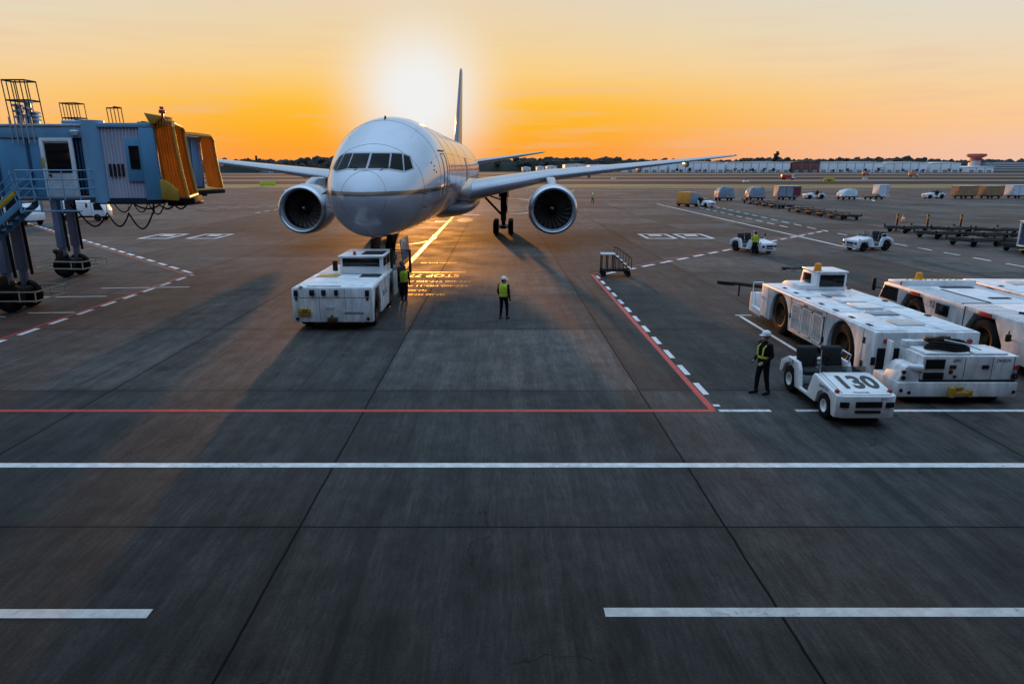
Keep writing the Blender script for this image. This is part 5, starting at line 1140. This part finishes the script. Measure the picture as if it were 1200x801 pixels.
cart(99.6, 147.5, 2, 'dolly under the first brown cart load of the far right train', 'brown cargo load right behind the far right tractor', 'brown', L_=4.2, h=2.0, slope=.05, m2='brown'); cart(105.6, 148.0, 2, 'dolly under the second brown cart load of the far right train', 'brown cargo load, middle of the far right train', 'brown', L_=4.0, h=2.0, slope=.05, m2='brown'); cart(111.8, 148.5, 2, 'dolly under the white container at the right edge', 'white and grey container, last of the far right train', 'lightwrap', L_=4.2, h=2.1, slope=.05, m2='greywrap')
oc = thing('covered_cart', 'orange covered luggage cart behind a baggage tractor', 'cart', (31.7, 115.2, 0), 25)
MB().box(-.95, .95, -1.7, 1.7, .5, 2.4, .06).build('cover', M['orangecover'], oc); MB().box(-1.0, 1.0, -1.78, 1.78, .36, .499, .03).build('frame', M['dark'], oc); MB().box(.952, .985, -1.6, 1.6, .6, 2.3, .02).build('side_curtain', M['greywrap'], oc)
MB().box(-.9, .9, -1.74, -1.702, .6, 2.3, .02).build('end_curtain', M['greywrap'], oc)
for x in (-.8, .8):
    for y in (-1.2, 1.2): wheel(oc, x, y, .28, .28, .2, M['dark'], 1 if x > 0 else -1)
cc = thing('container_cart', 'white framed cart with dark open side and yellow draw bar at the right edge', 'cart', (40.9, 49.4, 0), 8)
f = MB()
for z in (.55, 2.25): f.box(-2.3, 2.3, -1.2, -1.1, z, z + .12, .02); f.box(-2.3, 2.3, 1.1, 1.2, z, z + .12, .02); f.box(-2.3, -2.2, -1.099, 1.099, z, z + .12, .02); f.box(2.2, 2.3, -1.099, 1.099, z, z + .12, .02)
for x in (-2.3, 0, 2.2):
    for y in (-1.2, 1.1): f.box(x, x + .1, y, y + .1, .671, 2.249, .01)
f.build('frame', M['white'], cc); MB().box(-2.35, 2.35, -1.25, 1.25, 2.372, 2.43, .02).build('roof', M['white'], cc); MB().box(-2.19, 2.19, -1.0, 1.08, .6, 2.24).build('curtain', M['blue_dark'], cc, 0); MB().box(-1.4, -.1, -1.06, -1.002, .68, 2.2, .02).build('curtain_panel', M['greywrap'], cc)
for x in (-1.7, 1.7):
    for y in (-.95, .95): wheel(cc, x, y, .3, .3, .22, M['dark'], 1 if y > 0 else -1, axis='y')
MB().cyl((-2.35, 0, .5), (-3.3, -.1, .42), .05, n=8).build('draw_bar', M['tape'], cc)
# ------------------------------------------------------------------ maintenance steps
ms = thing('maintenance_steps', 'small wheeled metal steps with platform beside the tip of the red line', 'steps', (6.85, 39.6, 0), -4)
fr = MB()
for y in (-.45, .45):
    for x in (-.78, -.45, -.1): fr.cyl((x, y, .3), (x, y, 1.25), .03, n=8)
    fr.sweep([(-.78, y, .35), (.85, y, .35)], .04, 8)
    fr.sweep([(-.1, y, 1.25), (.85, y, .4)], .035, 8)
    for k in range(4): q = (k + .5) / 4; x = lerp(-.1, .85, q); fr.cyl((x, y, .35), (x, y, lerp(1.25, .4, q)), .022, n=6)
fr.build('frame', M['dark'], ms)
MB().box(-.85, 0, -.5, .5, 1.25, 1.31, .01).build('platform', M['lightsteel'], ms)
for k in range(4): q = (k + .6) / 4; x, z = lerp(-.05, .85, q), lerp(1.25, .4, q); MB().box(x - .14, x + .14, -.42, .42, z - .02, z + .02, .008).build('step', M['lightsteel'], ms)
rl = MB(); rl.sweep([(-.1, .5, 1.62), (.15, .5, 1.6), (1.05, .5, .95), (1.05, .5, .5)], .025, 6)
for k in range(7): q = k / 6; x = lerp(.0, 1.05, q); rl.cyl((x, .5, lerp(1.2, .3, q)), (x, .5, lerp(1.62, .95, q)), .018, n=6)
rl.build('handrail', M['dark'], ms)
for x in (-.68, .75):
    for y in (-.42, .42): wheel(ms, x, y, .17, .17, .1, M['dark'], 1 if y > 0 else -1, axis='y')
MB().box(-.7, .7, -.4, .4, .3, .42, .02).build('ballast', M['dark'], ms)
hc = thing('hose_loop', 'short dark hose looped on the apron behind the long white tow tractor', 'hose', (18.4, 42, 0))
c = MB(); c.sweep([(-.3 + .35 * math.cos(a), .5 * math.sin(a), .05 + .01 * k) for k, a in enumerate([R(30 * q) for q in range(12)])] + [(.2, .1, .04), (.8, .6, .03), (1.3, .9, .03)], .035, 6); c.build('hose', M['black'], hc); MB().ball((-.5, 0, .09), (.14, .14, .09), 2).build('coupling', M['dark'], hc)

# ------------------------------------------------------------------ people
def cap(mb, p0, p1, r0, r1, n=14):
    p0, p1 = Vector(p0), Vector(p1); d = p1 - p0; L_ = d.length; d.normalize(); pts, rs = [], []
    for k in range(4): a = R(90 - 30 * k); pts.append(p0 - d * r0 * math.sin(a)); rs.append(max(.002, r0 * math.cos(a)))
    for k in range(1, 4): pts.append(p0 + d * L_ * k / 4); rs.append(lerp(r0, r1, k / 4))
    for k in range(4): a = R(30 * k); pts.append(p1 + d * r1 * math.sin(a)); rs.append(max(.002, r1 * math.cos(a)))
    mb.sweep(pts, rs, n)
def person(label, loc, rz, J, vest='hivis', helm='helmet', jacket='navy', sleeves=None, group=None, scale=1., mask=False, band=False):
    """J: joints; local front is -y. One continuous remeshed body, clothes as parts."""
    o = thing('person', label, 'person', loc, rz, group); o.scale = (scale,) * 3
    V = {k: Vector(v) for k, v in J.items()}; segs = []
    b = MB()
    def seg(a, c, r0, r1, reg): cap(b, a, c, r0, r1); segs.append((Vector(a), Vector(c), r0, r1, reg))
    pel, chest, neck, head = V['pelvis'], V['chest'], V['neck'], V['head']
    ax = Vector((1, 0, 0))
    for s_, q in (('l', -1), ('r', 1)):
        hip, kn, an, toe = V['hip' + s_], V['knee' + s_], V['ankle' + s_], V['toe' + s_]
        seg(hip, kn, .098, .068, 'leg'); seg(kn, an, .070, .048, 'leg'); seg(an + Vector((0, .03, -.035)), toe, .052, .040, 'foot')
        sh, elb, wr, hd = V['sh' + s_], V['el' + s_], V['wr' + s_], V['hand' + s_]
        seg(sh, elb, .066, .050, 'arm'); seg(elb, wr, .050, .036, 'arm'); seg(chest, sh, .10, .07, 'torso')
        # hand: palm, four curled fingers of unequal length, thumb from the side
        d = (hd - wr).normalized(); u = d.cross(Vector((0, 1, 0))); u = (u if u.length > .2 else d.cross(Vector((1, 0, 0)))).normalized(); n_ = d.cross(u).normalized()
        pm = wr + d * .085
        for t in (-.022, 0, .022): seg(wr, pm + u * t, .022, .019, 'hand')
        for t, L_ in ((-.034, .062), (-.012, .076), (.011, .070), (.032, .054)):
            k0 = pm + u * t; k1 = k0 + d * L_ * .5 + n_ * .008; k2 = k1 + d * L_ * .42 + n_ * .022; seg(k0, k1, .0105, .0100, 'hand'); seg(k1, k2, .0100, .0088, 'hand')
        th = wr + d * .028 + u * -.03; seg(th, th + d * .035 - u * .022, .012, .011, 'hand'); seg(th + d * .035 - u * .022, th + d * .066 - u * .024 + n_ * .01, .011, .009, 'hand')
    seg(pel + ax * -.07, pel + ax * .07, .125, .125, 'leg'); seg(pel + ax * -.05 + Vector((0, 0, .1)), chest + ax * -.075, .115, .125, 'torso'); seg(pel + ax * .05 + Vector((0, 0, .1)), chest + ax * .075, .115, .125, 'torso')
    seg(chest, neck, .11, .06, 'torso'); seg(neck, head + Vector((0, .02, -.06)), .058, .055, 'head')
    f = V['face'] - head; f.z = 0; f.normalize(); sdw = Vector((-f.y, f.x, 0))
    hb = MB(); hb.ball((0, 0, 0), (.078, .098, .118), 3)
    rot = Matrix(((sdw.x, -f.x, 0), (sdw.y, -f.y, 0), (0, 0, 1)))
    b.add([rot @ Vector(v) + head for v in hb.v], hb.f); segs.append((head + Vector((0, 0, .03)), head - Vector((0, 0, .05)), .10, .09, 'head'))
    def hp(x, y, z): return head + rot @ Vector((x, y, z))
    seg(hp(0, -.085, .01), hp(0, -.108, -.022), .012, .016, 'head'); seg(hp(-.02, -.07, -.085), hp(.02, -.07, -.085), .036, .036, 'head')
    for q in (-1, 1): seg(hp(q * .078, .01, .015), hp(q * .084, .012, -.03), .014, .012, 'head')
    seg(hp(-.022, -.092, -.052), hp(.022, -.092, -.052), .010, .010, 'head')
    me = bpy.data.meshes.new('tmp'); me.from_pydata(b.v, [], b.f); t = bpy.data.objects.new('tmp', me); COL.objects.link(t)
    m_ = t.modifiers.new('r', 'REMESH'); m_.mode = 'VOXEL'; m_.voxel_size = .0085; s2 = t.modifiers.new('s', 'SMOOTH'); s2.factor = .5; s2.iterations = 3
    dg = bpy.context.evaluated_depsgraph_get(); bm_ = bpy.data.meshes.new_from_object(t.evaluated_get(dg)); bpy.data.objects.remove(t); bpy.data.meshes.remove(me)
    bm_.name = 'body'; idx = {'leg': 0, 'foot': 1, 'torso': 2, 'arm': 3, 'head': 4, 'hand': 5}
    for mm in ('navy', 'boot', jacket, sleeves or jacket, 'skin', 'skin'): bm_.materials.append(M[mm])
    for p in bm_.polygons:
        c = p.center; best = 9; bi = 0
        for a, e, r0, r1, reg in segs:
            d = e - a; L2 = d.length_squared; q = 0 if L2 < 1e-9 else max(0, min(1, (c - a).dot(d) / L2)); dist = (c - a - d * q).length - lerp(r0, r1, q)
            if dist < best: best = dist; bi = idx[reg]
        p.material_index = bi; p.use_smooth = True
    body = bpy.data.objects.new('body', bm_); COL.objects.link(body); body.parent = o
    # waistcoat shell
    if vest:
        vr = []; up = (neck - pel)
        for q, w_, d_ in ((.02, .185, .150), (.14, .18, .150), (.35, .185, .155), (.6, .205, .160), (.8, .212, .155), (.93, .185, .130), (1.0, .10, .085)):
            c = pel.lerp(neck, q); vr.append([(c.x + w_ * math.cos(a) * (abs(math.cos(a)) ** -.15 if abs(math.cos(a)) > .1 else 1), c.y + d_ * math.sin(a), c.z + (.0 if q < .9 else .0)) for a in [2 * math.pi * k / 28 for k in range(28)]])
        v_ = MB().loft(vr, False).build('vest', M[vest], o, 1.2); tp = MB()
        for q, w_, d_ in ((.2, .187, .157), (.45, .195, .164)):
            c = pel.lerp(neck, q)
            tp.loft([[(c.x + (w_) * math.cos(a) * (abs(math.cos(a)) ** -.15 if abs(math.cos(a)) > .1 else 1), c.y + d_ * math.sin(a), c.z + z) for a in [2 * math.pi * k / 28 for k in range(28)]] for z in (-.025, .025)], False)
        tp.build('reflective_band', M['tape'], v_, 1.0)
    if band:
        tp = MB(); c = pel.lerp(neck, .22); tp.loft([[(c.x + .20 * math.cos(a), c.y + .165 * math.sin(a), c.z + z) for a in [2 * math.pi * k / 28 for k in range(28)]] for z in (-.03, .03)], False)
        for q in (-1, 1): tp.sweep([(chest.x + q * .1, chest.y - .155, chest.z - .2), (chest.x + q * .11, chest.y - .14, chest.z + .02), (chest.x + q * .12, chest.y - .02, chest.z + .125), (chest.x + q * .11, chest.y + .125, chest.z + .04), (chest.x + q * .1, chest.y + .145, chest.z - .22)], .022, 6)
        tp.build('reflective_band', M['tape'], o, 1.0)
    hh = MB(); hh.lathe([(.092, -.075), (.100, -.02), (.104, .03)], (0, .012, 0), 'z', 20); q = [rot @ Vector(v) + head for v in hh.v]; MB().add(q, hh.f).build('hair', M['hairm'], o, 1.0, fix=False) if False else None
    hr = MB(); hr.ball((0, .02, .012), (.086, .092, .118), 3); hr2 = MB().add([rot @ Vector(v) + head for v in hr.v if True], hr.f); hr2.build('hair', M['hairm'], o, 1.2)
    for q in (-1, 1):
        MB().ball(hp(q * .032, -.088, .012), .011, 1).build('eye', M['letter'], o)
    if helm:
        hl = MB(); hl.lathe([(.118, .035), (.120, .06), (.112, .10), (.09, .138), (.05, .160), (.001, .168)], (0, .005, 0), 'z', 24); hl.prism([(-.10, -.06), (-.07, -.165), (0, -.19), (.07, -.165), (.10, -.06)], 'z', .034, .044, .003)
        MB().add([rot @ Vector(v) + head for v in hl.v], hl.f).build('helmet', M[helm], o, 1.0)
    if mask:
        mk = MB(); mk.ball((0, -.075, -.045), (.05, .045, .042), 2); MB().add([rot @ Vector(v) + head for v in mk.v], mk.f).build('face_mask', M['maskcloth'], o, 1.0)
    return o
STAND = dict(pelvis=(0, 0, .93), chest=(0, .0, 1.28), neck=(0, .0, 1.46), head=(0, -.02, 1.60), face=(0, -.12, 1.60),
    hipl=(-.09, 0, .90), kneel=(-.11, -.02, .49), anklel=(-.12, .02, .09), toel=(-.14, -.15, .042), hipr=(.09, 0, .90), kneer=(.11, -.02, .49), ankler=(.13, .02, .09), toer=(.16, -.14, .042),
    shl=(-.19, 0, 1.38), ell=(-.245, .02, 1.11), wrl=(-.24, -.06, .87), handl=(-.235, -.09, .79), shr=(.19, 0, 1.38), elr=(.245, .02, 1.11), wrr=(.24, -.06, .87), handr=(.235, -.09, .79))
def pose(**k): d = dict(STAND); d.update(k); return d
# worker in the middle of the apron: back half turned, looking right
person('worker in yellow vest and white helmet standing alone in the middle of the apron', (.22, 27.75, 0), 155, pose(face=(-.10, -.10, 1.6), anklel=(-.13, -.06, .09), toel=(-.17, -.22, .042), kneel=(-.12, -.08, .49), wrr=(.20, -.12, .88), handr=(.17, -.18, .82)), sleeves='navy', scale=1.02)
person('worker in green yellow vest, without helmet, at the cab door of the pushback tug', (-4.45, 31.6, 0), 172, pose(anklel=(-.09, .10, .09), toel=(-.1, -.07, .042), kneel=(-.1, .0, .49), wrr=(.30, -.10, .90), handr=(.31, -.17, .85)), helm=None, sleeves='navy')
person('worker in dark clothes half hidden between the pushback tug and the vested worker', (-4.72, 32.7, 0), 150, pose(), vest=None, helm='bluehelmet')
person('worker in dark jacket with yellow bands, white helmet and mask, left of the 130 tractor', (7.38, 18.0, 0), -72, pose(wrl=(-.20, -.17, .92), handl=(-.15, -.24, .88), wrr=(.20, -.17, .92), handr=(.15, -.24, .88), ell=(-.25, .04, 1.10), elr=(.25, .04, 1.10), anklel=(-.10, -.10, .09), toel=(-.11, -.28, .042), kneel=(-.1, -.08, .49), ankler=(.11, .12, .09), toer=(.14, -.05, .042), kneer=(.11, .03, .49)), vest=None, mask=True, band=True, scale=1.03)
person('worker in yellow vest and blue helmet standing in front of a baggage tractor', (18.75, 49.5, 0), 165, pose(wrr=(.2, -.2, 1.02), handr=(.16, -.27, 1.05)), helm='bluehelmet', sleeves='hiorange')
person('distant marshaller in yellow vest standing on the apron right of the engine', (17.3, 126.5, 0), 10, pose(ankler=(.2, .02, .09), toer=(.24, -.14, .042), kneer=(.16, -.02, .49)), sleeves='hivis', scale=1.05)
SIT = pose(pelvis=(0, .0, .42), chest=(0, .06, .78), neck=(0, .05, .96), head=(0, .02, 1.10), face=(0, -.12, 1.1), hipl=(-.1, 0, .42), kneel=(-.13, -.42, .46), anklel=(-.13, -.50, .09), toel=(-.13, -.66, .05), hipr=(.1, 0, .42), kneer=(.13, -.42, .46), ankler=(.13, -.50, .09), toer=(.13, -.66, .05),
    shl=(-.19, .06, .88), ell=(-.25, -.06, .66), wrl=(-.14, -.32, .74), handl=(-.1, -.4, .76), shr=(.19, .06, .88), elr=(.25, -.06, .66), wrr=(.14, -.32, .74), handr=(.1, -.4, .76))
def driver(tr, label):
    s_ = tr.scale[0]; a = tr.rotation_euler[2]; l = Vector((-.33, .62, .42)) * s_; p_ = Vector((l.x * math.cos(a) - l.y * math.sin(a), l.x * math.sin(a) + l.y * math.cos(a), l.z)) + tr.location
    return person(label, p_, math.degrees(a), SIT, vest=None, helm=None, scale=s_)
driver(trE, 'driver in dark clothes on the tractor pulling the white covered load'); driver(trF, 'driver in dark clothes on the tractor pulling the far right cart train'); driver(trD, 'driver in dark clothes on the tractor beside the orange covered cart')
